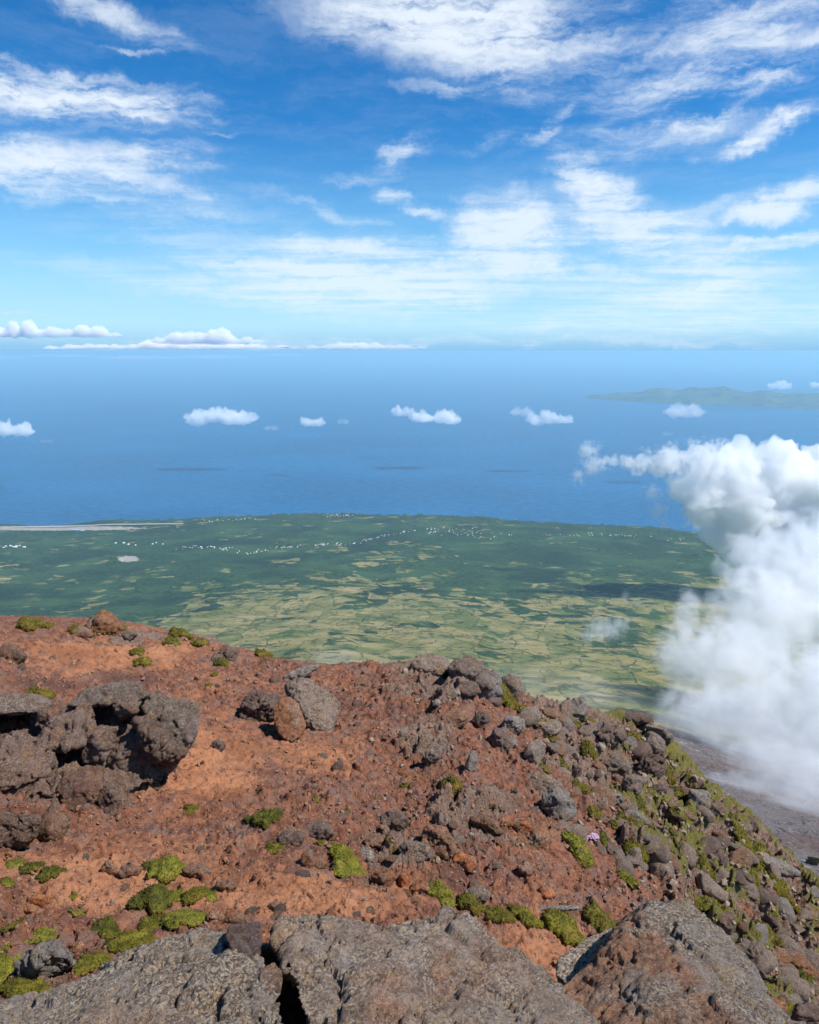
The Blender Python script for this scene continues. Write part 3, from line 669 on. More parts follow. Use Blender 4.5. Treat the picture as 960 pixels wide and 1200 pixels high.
# outcrop on the left and the single boulders: u, v, width, height (pixels), material, label, options
BOULDERS = [
 (90,900,200,150,M_crag,'dark jagged bedrock mass holding the blocks of the left outcrop together',dict(outline=[(-50,846),(20,840),(80,834),(150,832),(208,846),(214,868),(200,896),(168,918),(130,938),(96,962),(64,984),(20,990),(-50,990)],base=9.5,lean=1.4,thick=.35,pits=.22,rough=.13,bulge=(-.1,.1,.06))),
 (20,824,84,30,M_rock,'flat pale-crusted lava slab roofing a dark hollow left of the arched outcrop',dict(base=12.0,outline=[(-50,818),(-5,814),(40,813),(64,823),(58,832),(30,836),(0,833),(-50,838)],thick=2.6,lean=0.9,bulge=(0,0,.05))),
 (54,840,20,30,M_crag2,'reddish stone supporting the right end of the pale roof slab',dict(base=11.7,outline=[(44,832),(60,826),(68,836),(60,850),(46,848)])),
 (-4,868,40,66,M_crag2,'brown lava block under the roof slab at the left border of the outcrop',dict(base=11.2,outline=[(-50,848),(-6,852),(12,872),(16,890),(-8,900),(-50,900)])),
 (30,900,76,88,M_crag,'big grey-pale block on the left side of the dark cavernous outcrop',dict(base=9.7,outline=[(-40,880),(0,868),(32,856),(52,866),(64,890),(64,915),(52,948),(20,962),(-40,955)],lean=.7,rough=.12,pits=.10,bulge=(-.1,-.1,.3))),
 (10,975,72,40,M_crag,'dark pitted lava block at the lower left foot of the cavernous outcrop',dict(base=8.3,outline=[(-40,948),(20,952),(46,960),(42,980),(24,988),(-40,990)],pits=.12)),
 (76,856,62,62,M_crag,'curled grey lava block leaning over the black cave in the outcrop',dict(base=10.9,outline=[(44,866),(52,848),(74,830),(98,826),(109,838),(108,856),(98,872),(76,876),(50,882)],pits=.12,lean=.9,thick=.6)),
 (122,812,78,30,M_rock,'pale-capped arched lava rock crowning the cavernous outcrop',dict(base=11.7,outline=[(78,828),(96,810),(122,803),(144,798),(166,803),(176,813),(160,824),(140,820),(112,815),(92,826)],thick=1.6,lean=0.9,bulge=(0,-.1,.02))),
 (150,826,34,30,M_crag,'dark vesicular lava rock tucked under the pale arched cap',dict(base=11.6,outline=[(132,818),(152,812),(164,824),(158,838),(142,844),(134,834)],pits=.16)),
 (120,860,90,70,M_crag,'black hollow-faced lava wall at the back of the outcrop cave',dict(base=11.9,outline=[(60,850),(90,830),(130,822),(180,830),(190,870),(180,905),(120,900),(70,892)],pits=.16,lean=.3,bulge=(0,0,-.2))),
 (192,846,84,66,M_rock,'grey slanting lava block at the right end of the cavernous outcrop',dict(base=11.1,outline=[(164,826),(180,812),(206,820),(234,824),(232,846),(230,866),(216,886),(205,868),(186,846)],lean=0.8,thick=.9,bulge=(.1,-.1,.08))),
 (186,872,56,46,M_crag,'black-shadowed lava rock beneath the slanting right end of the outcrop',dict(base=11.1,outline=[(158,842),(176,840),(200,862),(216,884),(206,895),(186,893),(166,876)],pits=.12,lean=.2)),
 (112,868,42,54,M_crag,'reddish upright lava block behind the cave mouth of the outcrop',dict(base=11.0,outline=[(104,858),(120,848),(138,852),(132,880),(122,892),(98,894),(96,880)])),
 (152,890,56,68,M_crag,'brown cracked lava block in the middle of the outcrop, right of the cave',dict(base=10.9,outline=[(126,886),(138,866),(154,855),(170,870),(178,895),(174,914),(150,922),(130,908)],lean=.5)),
 (94,922,60,54,M_crag2,'angular brown lava block below the cave, centre foot of the outcrop',dict(base=9.9,outline=[(66,926),(78,906),(100,899),(122,899),(121,925),(112,940),(96,952),(78,950)],lean=.6,rough=.07,bulge=(.05,-.05,.15))),
 (62,964,46,54,M_crag2,'rounded brown lava block lowest in the outcrop, with a slit of shadow',dict(outline=[(43,976),(50,956),(64,938),(76,948),(84,964),(74,982),(60,992),(46,988)],rough=.07)),
 (128,938,34,40,M_crag,'small crumbling dark rock beside the centre foot of the outcrop',dict(pits=.1)),
 (182,922,16,10,M_brown,'small brown stone lying just right of the outcrop foot',dict()),
 (300,832,46,44,M_dark,'lumpy dark-hollowed lava rock, left one of the group of three on the dirt',dict(outline=[(281,828),(290,816),(306,810),(324,814),(330,826),(322,842),(310,850),(298,848),(286,840)],pits=.16,planes=18,rough=.14)),
 (376,830,64,78,M_rock,'tall leaning grey-brown lava boulder, right one of the group of three on the dirt',dict(outline=[(334,802),(350,794),(368,798),(390,812),(401,824),(396,846),(388,868),(376,868),(360,852),(346,836)],lean=.8,tilt=.25,planes=11,thick=.8)),
 (339,843,40,60,M_rust,'upright rusty-fronted oval boulder, middle one of the group of three',dict(outline=[(320,830),(328,818),(340,815),(350,824),(359,848),(356,862),(342,871),(328,862),(321,846)],lean=.6,bulge=(.05,-.1,.2),planes=12,rough=.06,thick=.7,dy=-.5)),
 (352,788,52,12,M_pale,'thin pale rock slab lying on the leaning boulder of the group of three',dict(tilt=-.45,thick=.5)),
 (256,873,18,18,M_dark,'small dark pitted stone on the orange path above the moss',dict(pits=.1)),
 (119,729,46,34,M_rust,'pale brown peaked rock standing on the left skyline of the ridge',dict(outline=[(97,738),(108,724),(120,716),(132,720),(144,736),(140,746),(110,746)],planes=10)),
 (98,742,26,18,M_brown,'small brown rock left of the peaked rock on the ridge',dict()),
 (150,744,26,16,M_rock,'low grey rock right of the peaked rock on the ridge',dict()),
 (14,768,36,30,M_brown,'brown slanting rock at the far left below the ridge',dict()),
 (268,766,26,22,M_dark,'dark rock on the ridge beside a dark green cushion',dict(pits=.1)),
 (508,780,56,26,M_rock,'low grey rock at the left end of the central ridge crag',dict(thick=1.4)),
 (552,790,58,42,M_rock,'rounded grey rock topping the central ridge crag above a dark cave',dict(outline=[(526,782),(536,773),(550,770),(564,776),(576,790),(578,808),(562,800),(546,796),(530,798)],lean=.9,planes=20,thick=1.2,tilt=.2)),
 (570,806,40,44,M_pale,'grey rock sloping off the right side of the central ridge crag',dict(tilt=.5)),
 (548,808,34,20,M_dark,'dark rock under the top of the central ridge crag',dict(dy=-.2)),
 (600,806,24,40,M_rock,'upright grey block standing alone on the ridge, dark on its left side',dict(outline=[(588,794),(598,789),(610,793),(613,808),(608,822),(598,818),(590,812)],lean=.3,planes=9,thick=1.2,rough=.07)),
 (532,843,42,24,M_brown,'dark brown domed rock under the central ridge crag',dict(planes=18)),
 (512,824,13,10,M_pale,'small knob of pale rock above the brown domed rock',dict()),
 (565,844,24,24,M_dark,'dark rock right of the brown domed rock',dict(pits=.12)),
 (587,866,26,34,M_dark,'black crumbling rock in the middle of the upper slope',dict(pits=.16)),
 (602,850,32,26,M_pale,'pale grey rock with a shaded hollow above the crumbling black rock',dict()),
 (640,856,34,24,M_rock,'rounded grey-brown rock under the ridge with moss at its foot',dict(planes=20)),
 (628,881,28,34,M_rock,'upright grey rock on the slope with a black left side',dict(tilt=.3,planes=10)),
 (660,880,46,18,M_rock,'flat grey rock between patches of moss below the ridge',dict(tilt=.3)),
 (676,832,30,34,M_pale,'pale grey ribbed rock on the right part of the ridge',dict(tilt=.5)),
 (655,846,22,14,M_brown,'small brown rock left of the ribbed rock on the ridge',dict()),
 (552,894,18,36,M_pale,'narrow pale rock standing over a dark hollow on the red slope',dict(tilt=.3)),
 (510,880,24,40,M_rock,'long pale-grey rib of rock on the upper red slope',dict(tilt=.7,thick=.6)),
 (633,922,46,28,M_rock,'weathered grey rock above the large angular block on the slope',dict(outline=[(609,912),(624,904),(646,908),(660,922),(652,932),(636,934),(620,926)],tilt=.35)),
 (657,940,46,42,M_pale,'large angular grey block on the middle of the right slope, black shadow at left',dict(outline=[(636,932),(652,922),(664,928),(676,942),(676,956),(662,964),(646,958),(637,946)],planes=10,tilt=.35)),
 (570,968,44,22,M_brown,'flat brown tilted slab on the red slope above orange scree',dict(outline=[(550,960),(566,954),(580,962),(591,976),(580,979),(562,972)],tilt=.42,planes=9,thick=.9)),
 (594,964,22,16,M_orange,'bright orange scoria block right of the flat brown slab',dict()),
 (615,970,26,18,M_orange,'orange scoria boulder below the angular grey block',dict()),
 (572,941,20,16,M_brown,'rounded brown stone above the flat brown slab',dict()),
 (488,998,40,26,M_rock,'grey pitted boulder at the centre of the slope with shade under it',dict(tilt=.35)),
 (512,990,48,50,M_brown,'rough reddish rock face right of the grey pitted boulder',dict(planes=16,rough=.14,tilt=.4)),
 (462,962,44,26,M_dark,'dark rock ledge above the grey pitted boulder',dict(tilt=.3)),
 (440,986,34,20,M_brown,'brown rock ledge left of the grey pitted boulder',dict(tilt=-.2)),
 (372,974,40,26,M_dark,'dark violet rock slab with pale pebbles on it, right of the round green cushion',dict()),
 (340,984,44,22,M_dark,'low dark rock below the round green cushion',dict(tilt=-.2)),
 (361,1008,20,30,M_rust,'pink-brown upright stone beside the bright moss cushion',dict(planes=9)),
 (376,1014,18,12,M_brown,'flat brown stone right of the pink-brown upright stone',dict()),
 (429,1003,20,26,M_pale,'whitish lichened stone at the right edge of the bright moss cushion',dict()),
 (450,1030,30,26,M_rust,'pink-grey broken rock right of the lower moss patch',dict(planes=9)),
 (474,1030,16,26,M_orange,'orange-brown shard standing beside the broken rock',dict(planes=8)),
 (492,1040,26,18,M_rust,'flat pinkish stone near the small bright moss patch',dict()),
 (485,1056,22,12,M_brown,'brown stone behind the flat-topped summit rock',dict()),
 (265,1038,28,18,M_brown,'brown stone with a black hollow on the orange path',dict(pits=.12)),
 (252,1074,24,16,M_orange,'smooth orange rock just behind the summit slab',dict(planes=9)),
 (278,1078,34,14,M_rust,'pale pinkish rock just behind the dark upright block',dict()),
 (322,1062,22,14,M_brown,'rounded brown stone half buried in the path',dict()),
 (228,1022,38,20,M_brown,'rounded brown rock beside the pale green moss',dict(planes=20)),
 (152,1022,36,18,M_brown,'overhanging brown rock with black shadow left of the green moss',dict(tilt=-.3)),
 (128,1018,22,20,M_rust,'crumbly red-brown rock left of the overhanging rock',dict()),
 (46,1056,32,20,M_orange,'smooth orange boulder on the dirt at far left',dict(planes=9,rough=.05)),
 (34,1066,24,16,M_rust,'pinkish stone under the smooth orange boulder',dict()),
 (52,1128,78,40,M_pale,'ragged pale grey rock at lower left between moss patches',dict(planes=16,thick=1.1,rough=.14,tilt=-.35)),
 (90,1110,24,14,M_orange,'small orange rock right of the ragged pale rock',dict()),
 (10,1000,14,14,M_rust,'round pinkish stone below the outcrop at the left border',dict()),
 (500,1078,22,16,M_brown,'rounded brown stone touching the small bright moss patch',dict()),
 (640,1048,26,20,M_orange,'orange-brown rock with black shadow above the olive moss bank',dict(planes=9)),
 (560,1048,34,22,M_rock,'grey-brown rock at the upper end of the olive moss bank',dict(tilt=.3)),
 (616,1018,26,18,M_rust,'pale red block in the scree above the olive moss bank',dict()),
 (632,984,26,34,M_rust,'slab of pale and orange rock below the orange scoria',dict(tilt=.4,planes=9)),
 (545,1010,36,22,M_orange,'orange streaked rock at the foot of the rough red face',dict(tilt=.5)),
 (640,1066,90,9,M_pale,'long thin grey ledge of rock behind the olive moss bank',dict(tilt=-.08,thick=.7)),
 (745,841,52,18,M_dark,'dark split rock on the skyline where the ridge turns down',dict(tilt=.2)),
 (772,858,46,18,M_rock,'slanting grey rock on the skyline right of the dark split rock',dict(tilt=.75)),
 (714,862,34,32,M_dark,'dark craggy rock below the skyline among orange moss',dict(pits=.14)),
 (718,896,40,34,M_rock,'grey craggy rock on the upper right slope',dict(tilt=.5,rough=.14)),
 (764,896,36,30,M_dark,'dark hollowed rock right of the craggy grey rock',dict(pits=.16)),
 (742,920,28,30,M_rock,'grey rock above the dark green moss tuft',dict()),
 (716,936,30,22,M_pale,'pale rounded rock left of the dark green moss tuft',dict()),
 (820,935,30,26,M_pale,'pale split rock just under the right skyline',dict(tilt=.6)),
 (838,948,30,22,M_dark,'dark split rock beside the pale one under the right skyline',dict(tilt=.6,pits=.12)),
 (880,966,20,20,M_dark,'dark knob of rock on the right skyline',dict()),
 (872,1000,46,14,M_rock,'long grey rib of rock along the right skyline',dict(tilt=.72,thick=.6)),
 (915,1015,60,16,M_pale,'long pale rib of rock low on the right skyline',dict(tilt=.65,thick=.6)),
 (843,1008,22,26,M_dark,'dark triangular rock among moss on the right slope',dict(planes=8)),
 (850,1085,34,34,M_dark,'grey rock with black shaded left side right of the tilted boulder',dict(planes=9,tilt=.4)),
 (878,1120,40,40,M_rock,'rough pitted rock right of the tilted boulder with a shaded hollow',dict(pits=.12,rough=.13)),
 (930,1130,60,30,M_rust,'reddish grey rock near the lower right corner',dict(tilt=.6)),
 (948,1190,50,34,M_dark,'dark shaded rock in the lower right corner',dict(planes=10)),
 (905,1182,40,30,M_rust,'brown-grey rock between moss tufts near the lower right corner',dict()),
]
for (u, v, wp, hp, m, lab, op) in BOULDERS:
    big = max(wp, hp) > 20
    boulder(u, v, wp, hp, m, lab, name='boulder' if big else 'stone', **op)

# ------------------------------------------------------------------ smaller countable rocks, shared shapes
shapes = []
for k in range(10):
    rgk = np.random.default_rng(900+k)
    Vv, Fc = rock_shape(5 if k < 3 else 4, (1, rgk.uniform(.6, .9), rgk.uniform(.45, .8)), 900+k, 9, .07, 3.2, .06 if k % 3 == 0 else 0)
    shapes.append((Vv, Fc))
shape_me = {}
def shared(k, m):
    if (k, m.name) not in shape_me:
        me = np_mesh('rock', *shapes[k]); me.materials.append(m); shape_me[(k, m.name)] = me
    return shape_me[(k, m.name)]
LANDMARKS = [(120,840,'the cavernous outcrop'),(340,840,'the group of three boulders'),(119,729,'the peaked ridge rock'),(545,790,'the central ridge crag'),(600,806,'the upright ridge block'),
 (657,940,'the angular grey block'),(695,985,'the pink flowers'),(752,944,'the dark green moss tuft'),(843,1008,'the dark triangular rock'),(776,1060,'the tilted boulder peak'),(311,962,'the round dark cushion'),
 (402,1004,'the bright moss cushion'),(905,1026,'the long moss streak'),(676,832,'the ribbed ridge rock'),(640,1078,'the long olive moss bank'),(615,970,'the orange scoria boulder'),(745,841,'the split skyline rock'),
 (936,1131,'the large green corner cushion'),(177,1056,'the dark mossy bush'),(529,918,'the olive bush on red slope'),(532,843,'the brown domed rock'),(488,998,'the grey pitted boulder'),(260,777,'the dark ridge cushion'),
 (893,1156,'the bright moss strip'),(786,906,'the olive skyline streak'),(718,896,'the craggy grey rock'),(752,1004,'the broad yellow moss mat'),(165,772,'the paired cushions on red dirt'),(46,1056,'the smooth orange boulder'),(430,800,'the saddle of the ridge'),(430,900,'the middle of the red slope'),
 (820,935,'the pale split rock'),(600,880,'the black-sided upright rock'),(915,1015,'the pale skyline rib'),(850,1085,'the black-sided grey rock'),(510,1041,'the small bright moss patch')]
TONE = {'lava_rock': 'grey', 'dark_lava_rock': 'dark', 'rusty_lava_rock': 'rust-coloured', 'pale_lichened_rock': 'pale', 'brown_lava_rock': 'brown', 'orange_scoria': 'orange'}
used_labels = set()
def rock_label(u, v, wpx, m):
    L = min(LANDMARKS, key=lambda q: math.hypot(q[0]-u, q[1]-v)); dx, dy, ds = u-L[0], v-L[1], math.hypot(u-L[0], v-L[1])
    side = ('right of' if dx > 0 else 'left of') if abs(dx) > 2*abs(dy) else ('below' if dy > 0 else 'above') if abs(dy) > 2*abs(dx) else ('below and ' if dy > 0 else 'above and ')+('right of' if dx > 0 else 'left of')
    far_ = 'close' if ds < 16 else 'just' if ds < 30 else 'a little' if ds < 48 else 'well' if ds < 75 else 'far'
    size = 'tiny' if wpx < 9 else 'small' if wpx < 13 else 'middling' if wpx < 20 else 'large' if wpx < 30 else 'very large'
    return '%s %s lava rock %s %s %s' % (size, TONE[m.name], far_, side, L[2])
def place_rock(u, v, wpx, m, label, group):
    lab = rock_label(u, v, wpx, m)
    if lab in used_labels: return False
    used_labels.add(lab); g = hit(u, v); s = wpx*px_size(u, v, g)
    o = bpy.data.objects.new('rock', shared(random.randrange(10), m)); C.objects.link(o)
    o.location = (g[0], g[1], g[2]-s*.06); o.scale = (s, s*random.uniform(.8, 1.2), s*random.uniform(.8, 1.3))
    o.rotation_euler = (random.uniform(-.5, .5), random.uniform(-.2, .8), random.uniform(0, 6.28))
    tag(o, lab, 'rock', group); return True
cnt = 0
while cnt < 150:
    u = random.uniform(560, 960); v = random.uniform(800, 1200)
    s = (u-600)-(v-800)*.72
    crest_v = np.interp(u, [c[0] for c in CREST], [c[1] for c in CREST])
    if v < crest_v+8 or s < -40+random.gauss(0, 40): continue
    if 640 < u < 940 and v > 1040 and v > 1050+(u-776)*1.05 and v > 1040: continue
    w_ = random.choice([11, 14, 17, 21, 26, 34])*(1.2 if v > 1000 else .95)
    cnt += bool(place_rock(u, v, w_, random.choice([M_rock, M_rock, M_dark, M_pale, M_rock, M_brown]), 'one of many jumbled angular grey lava rocks covering the steep right slope', 'jumbled rocks on the steep right slope'))
cnt = 0
while cnt < 110:
    u = random.uniform(0, 700); v = random.uniform(770, 1075)
    crest_v = np.interp(u, [c[0] for c in CREST], [c[1] for c in CREST])
    if v < crest_v+6 or (u < 240 and 800 < v < 985): continue
    # fewer on the trodden orange dirt
    o_ = math.exp(-((u-250)/90)**2-((v-900)/60)**2)+math.exp(-((u-300)/160)**2-((v-1040)/36)**2)+math.exp(-((u-150)/130)**2-((v-775)/30)**2)
    if random.random() < o_*.85: continue
    w_ = random.choice([7, 8, 10, 12, 15, 19])
    cnt += bool(place_rock(u, v, w_, random.choice([M_brown, M_brown, M_rust, M_rock, M_orange, M_dark]), 'one of many small brown lava rocks strewn over the red dirt', 'small rocks strewn over the red dirt'))

# ------------------------------------------------------------------ gravel (one mass)
def scatter_mass(name, label, num, level, smin, smax, m, region, seed, kind='stuff'):
    rg = np.random.default_rng(seed); D, Fc = ICO[level] if level in ICO else ico(level)
    U = rg.uniform(-40, 1000, num*3); Vp = rg.uniform(735, 1230, num*3)
    Vs, Fs, off, c = [], [], 0, 0
    base_sh = []
    for k in range(12):
        r2 = np.random.default_rng(seed+k); N = r2.normal(size=(7, 3)); N /= np.linalg.norm(N, axis=1)[:, None]
        cs = D @ N.T; rad = np.minimum(np.where(cs > .1, r2.uniform(.35, 1, 7)/np.maximum(cs, .1), 9).min(1), 1.15); base_sh.append(D*rad[:, None])
    for u, v in zip(U, Vp):
        if c >= num: break
        cv = np.interp(u, [q[0] for q in CREST], [q[1] for q in CREST])
        if v < cv+2 or rg.random() > region(u, v): continue
        g = hit(u, v); s = px_size(u, v, g)*smin*(smax/smin)**(rg.random()**2.2)*.5
        e = rg.uniform(0, 6.28, 3); sc = np.array([1, rg.uniform(.6, 1), rg.uniform(.4, .8)])*s
        P_ = euler_np(base_sh[rg.integers(12)]*sc, e*np.array([.25, .25, 1])); P_ += np.array([g[0], g[1], g[2]+s*.15])
        Vs.append(P_); Fs.append(Fc+off); off += len(D); c += 1
    me = np_mesh(name, np.concatenate(Vs), np.concatenate(Fs), False)
    o = link(name, me, m); tag(o, label, kind=kind); return o
ICO[1] = ico(1)
def reg_dirt(u, v):
    s = (u-600)-(v-800)*.72
    o_ = math.exp(-((u-250)/80)**2-((v-900)/55)**2)+.8*math.exp(-((u-300)/150)**2-((v-1040)/30)**2)+math.exp(-((u-150)/120)**2-((v-770)/22)**2)
    return (1-.8*min(o_, 1))*(1 if s < 30 else .15)
def reg_grey(u, v):
    s = (u-600)-(v-800)*.72
    return 1/(1+math.exp(-s/30)) + .25*math.exp(-((u-500)/90)**2-((v-900)/110)**2)
M_grav = rock_material('red_scoria_gravel', .8, (.95, .86, .82), bump=.02, scale=2)
M_grav2 = rock_material('grey_lava_gravel', .1, (.95, .92, .9), bump=.02, scale=2)
scatter_mass('scoria_gravel', 'loose red brown scoria gravel scattered over the dirt', 9000, 1, 2.0, 9, M_grav, reg_dirt, 50)
scatter_mass('lava_gravel', 'loose grey lava gravel filling the steep right slope', 4200, 1, 2.5, 12, M_grav2, reg_grey, 51)
scatter_mass('pale_pebbles', 'pale pebbles sprinkled over the slope', 2500, 1, 1.6, 5, M_orange, lambda u, v: .8, 52)

# ------------------------------------------------------------------ moss
def moss_material(name, c0, c1, c2):
    m, n = mat(name)
    p = n.new('ShaderNodeTexCoord').outputs['Object']
    a = n.noise(p, 6, 4, .6); f = n.noise(p, 45, 3, .7); g = n.noise(p, 2.5, 4, .6)
    col = n.mix(n.mr(a, .35, .65), c0, c1); col = n.mix(n.mr(g, .5, .68, 0, .8), col, c2)
    col = n.mix(n.mr(n.noise(p, 14, 5, .75), .54, .66, 0, .75), col, (.16, .10, .03))
    col = n.mix(n.mr(f, .46, .34, 0, .8), col, (.022, .024, .006))
    col = n.mix(n.mr(n.attr('tuft'), 0, 1, 0, .35), col, c1)
    b = n.new('ShaderNodeBump', {'Strength': 1.0, 'Distance': .03, 'Height': n.math('ADD', f, a)})
    pr = n.new('ShaderNodeBsdfPrincipled', {'Base Color': col, 'Roughness': .85, 'Specular IOR Level': .15, 'Subsurface Weight': 0.0, 'Normal': b.outputs[0]})
    n.new('ShaderNodeOutputMaterial', {0: pr.outputs[0]}); return m
MM = {'d': moss_material('dark_green_moss', (.045, .048, .010), (.125, .125, .018), (.16, .13, .02)),
      'y': moss_material('yellow_green_moss', (.08, .075, .011), (.20, .175, .020), (.18, .11, .025)),
      'b': moss_material('bright_green_moss', (.095, .098, .015), (.235, .225, .028), (.22, .16, .035)),
      'o': moss_material('olive_moss', (.07, .062, .011), (.17, .145, .020), (.17, .095, .028))}
def moss(u, v, wpx, hpx, tone, label, tall=None, group=None, tilt=0.0):
    g = hit(u, v+hpx*.1); mpp = px_size(u, v, g); used_seed[0] += 1; sd = used_seed[0]
    rg = np.random.default_rng(sd); wd = wpx*mpp
    # the patch lies on the slope: find its uphill/downhill reach from the ground itself
    g1, g2_ = hit(u, v-hpx*.5), hit(u, v+hpx*.5)
    ln = float(np.hypot(*(g1-g2_)[:2])); ln = min(max(ln, wd*.45), wd*1.35)*.9; wd = wd*.9
    hgt = (tall*.62 if tall else .10)*min(wd, ln)
    lv = 5 if wpx > 18 else 4
    D, Fc = ICO[lv]
    th = np.arctan2(D[:, 1], D[:, 0]); rim = 1+.62*fbm2(np.cos(th)*1.5+sd, np.sin(th)*1.5, 3, sd, .5)
    x = D[:, 0]*wd/2*rim; y = D[:, 1]*ln/2*rim
    ct, st2_ = math.cos(tilt), math.sin(tilt); x, y = x*ct+y*st2_, -x*st2_+y*ct
    rr0 = np.hypot(D[:, 0], D[:, 1])
    # height above the ground below every point, so the cushion hugs the slope
    gx, gy = g[0]+x, g[1]+y
    aa = np.arctan2(gx, gy); r_ = np.hypot(gx, gy)
    j = np.clip(np.searchsorted(AZ, aa), 1, na-1); i = np.clip(np.searchsorted(RR, r_), 1, nr-1); zg = (Z2[i, j]+Z2[i-1, j-1])/2
    Ap = np.c_[gx-g[0], gy-g[1], np.ones(len(gx))]; co_, *_r = np.linalg.lstsq(Ap, zg, rcond=None); zp = Ap @ co_; zg = zp+np.clip((zg-zp)*.6, -hgt*.4, hgt*.9)+.05*min(1, wd)
    lump = 1+.45*fbm2(x*4/max(wd, .2)+sd, y*4/max(wd, .2), 3, sd+1)
    z = zg + np.where(D[:, 2] > 0, D[:, 2]**.7*hgt*lump, D[:, 2]*hgt*.5)
    q = np.stack([x, y, z-g[2]], 1)
    nn_ = D*np.array([1, 1, 1.5]); nn_ /= np.linalg.norm(nn_, axis=1)[:, None]
    q = q + nn_*(mpp*(1.6*fbm3(q/mpp*.16+sd, 2, sd+2)+1.0*fbm3(q/mpp*.5, 2, sd+3)))[:, None]
    Vl, Fl = [q], [Fc]; tuft = [np.zeros(len(q))]; off = len(q)
    # little shoot tips, short three-sided sprigs all over the cushion
    top = np.where(D[:, 2] > -.05)[0]; nt = int(min(700, wpx*hpx*.8)); pick = rg.choice(top, nt)
    b0 = q[pick]; up = nn_[pick]+rg.normal(size=(nt, 3))*.5; up[:, 2] = np.abs(up[:, 2])+.3; up /= np.linalg.norm(up, axis=1)[:, None]
    s = mpp*rg.uniform(1.0, 2.9, nt)[:, None]
    t1 = np.cross(up, rg.normal(size=(nt, 3))); t1 /= np.linalg.norm(t1, axis=1)[:, None]; t2 = np.cross(up, t1)
    sp = np.stack([b0+t1*s*.34, b0-t1*s*.2+t2*s*.3, b0-t1*s*.2-t2*s*.3, b0+up*s*1.3], 1).reshape(-1, 3)
    k4 = off+np.arange(nt)[:, None]*4
    Fl.append(np.concatenate([k4+np.array([0, 1, 3]), k4+np.array([1, 2, 3]), k4+np.array([2, 0, 3])])); Vl.append(sp)
    tuft.append(np.tile([0, 0, 0, 1.0], nt))
    me = np_mesh('moss_cushion', np.concatenate(Vl), np.concatenate(Fl)); add_attr(me, 'tuft', np.concatenate(tuft))
    o = link('moss_cushion', me, MM[tone], tuple(g)); tag(o, label, 'moss', group); return o
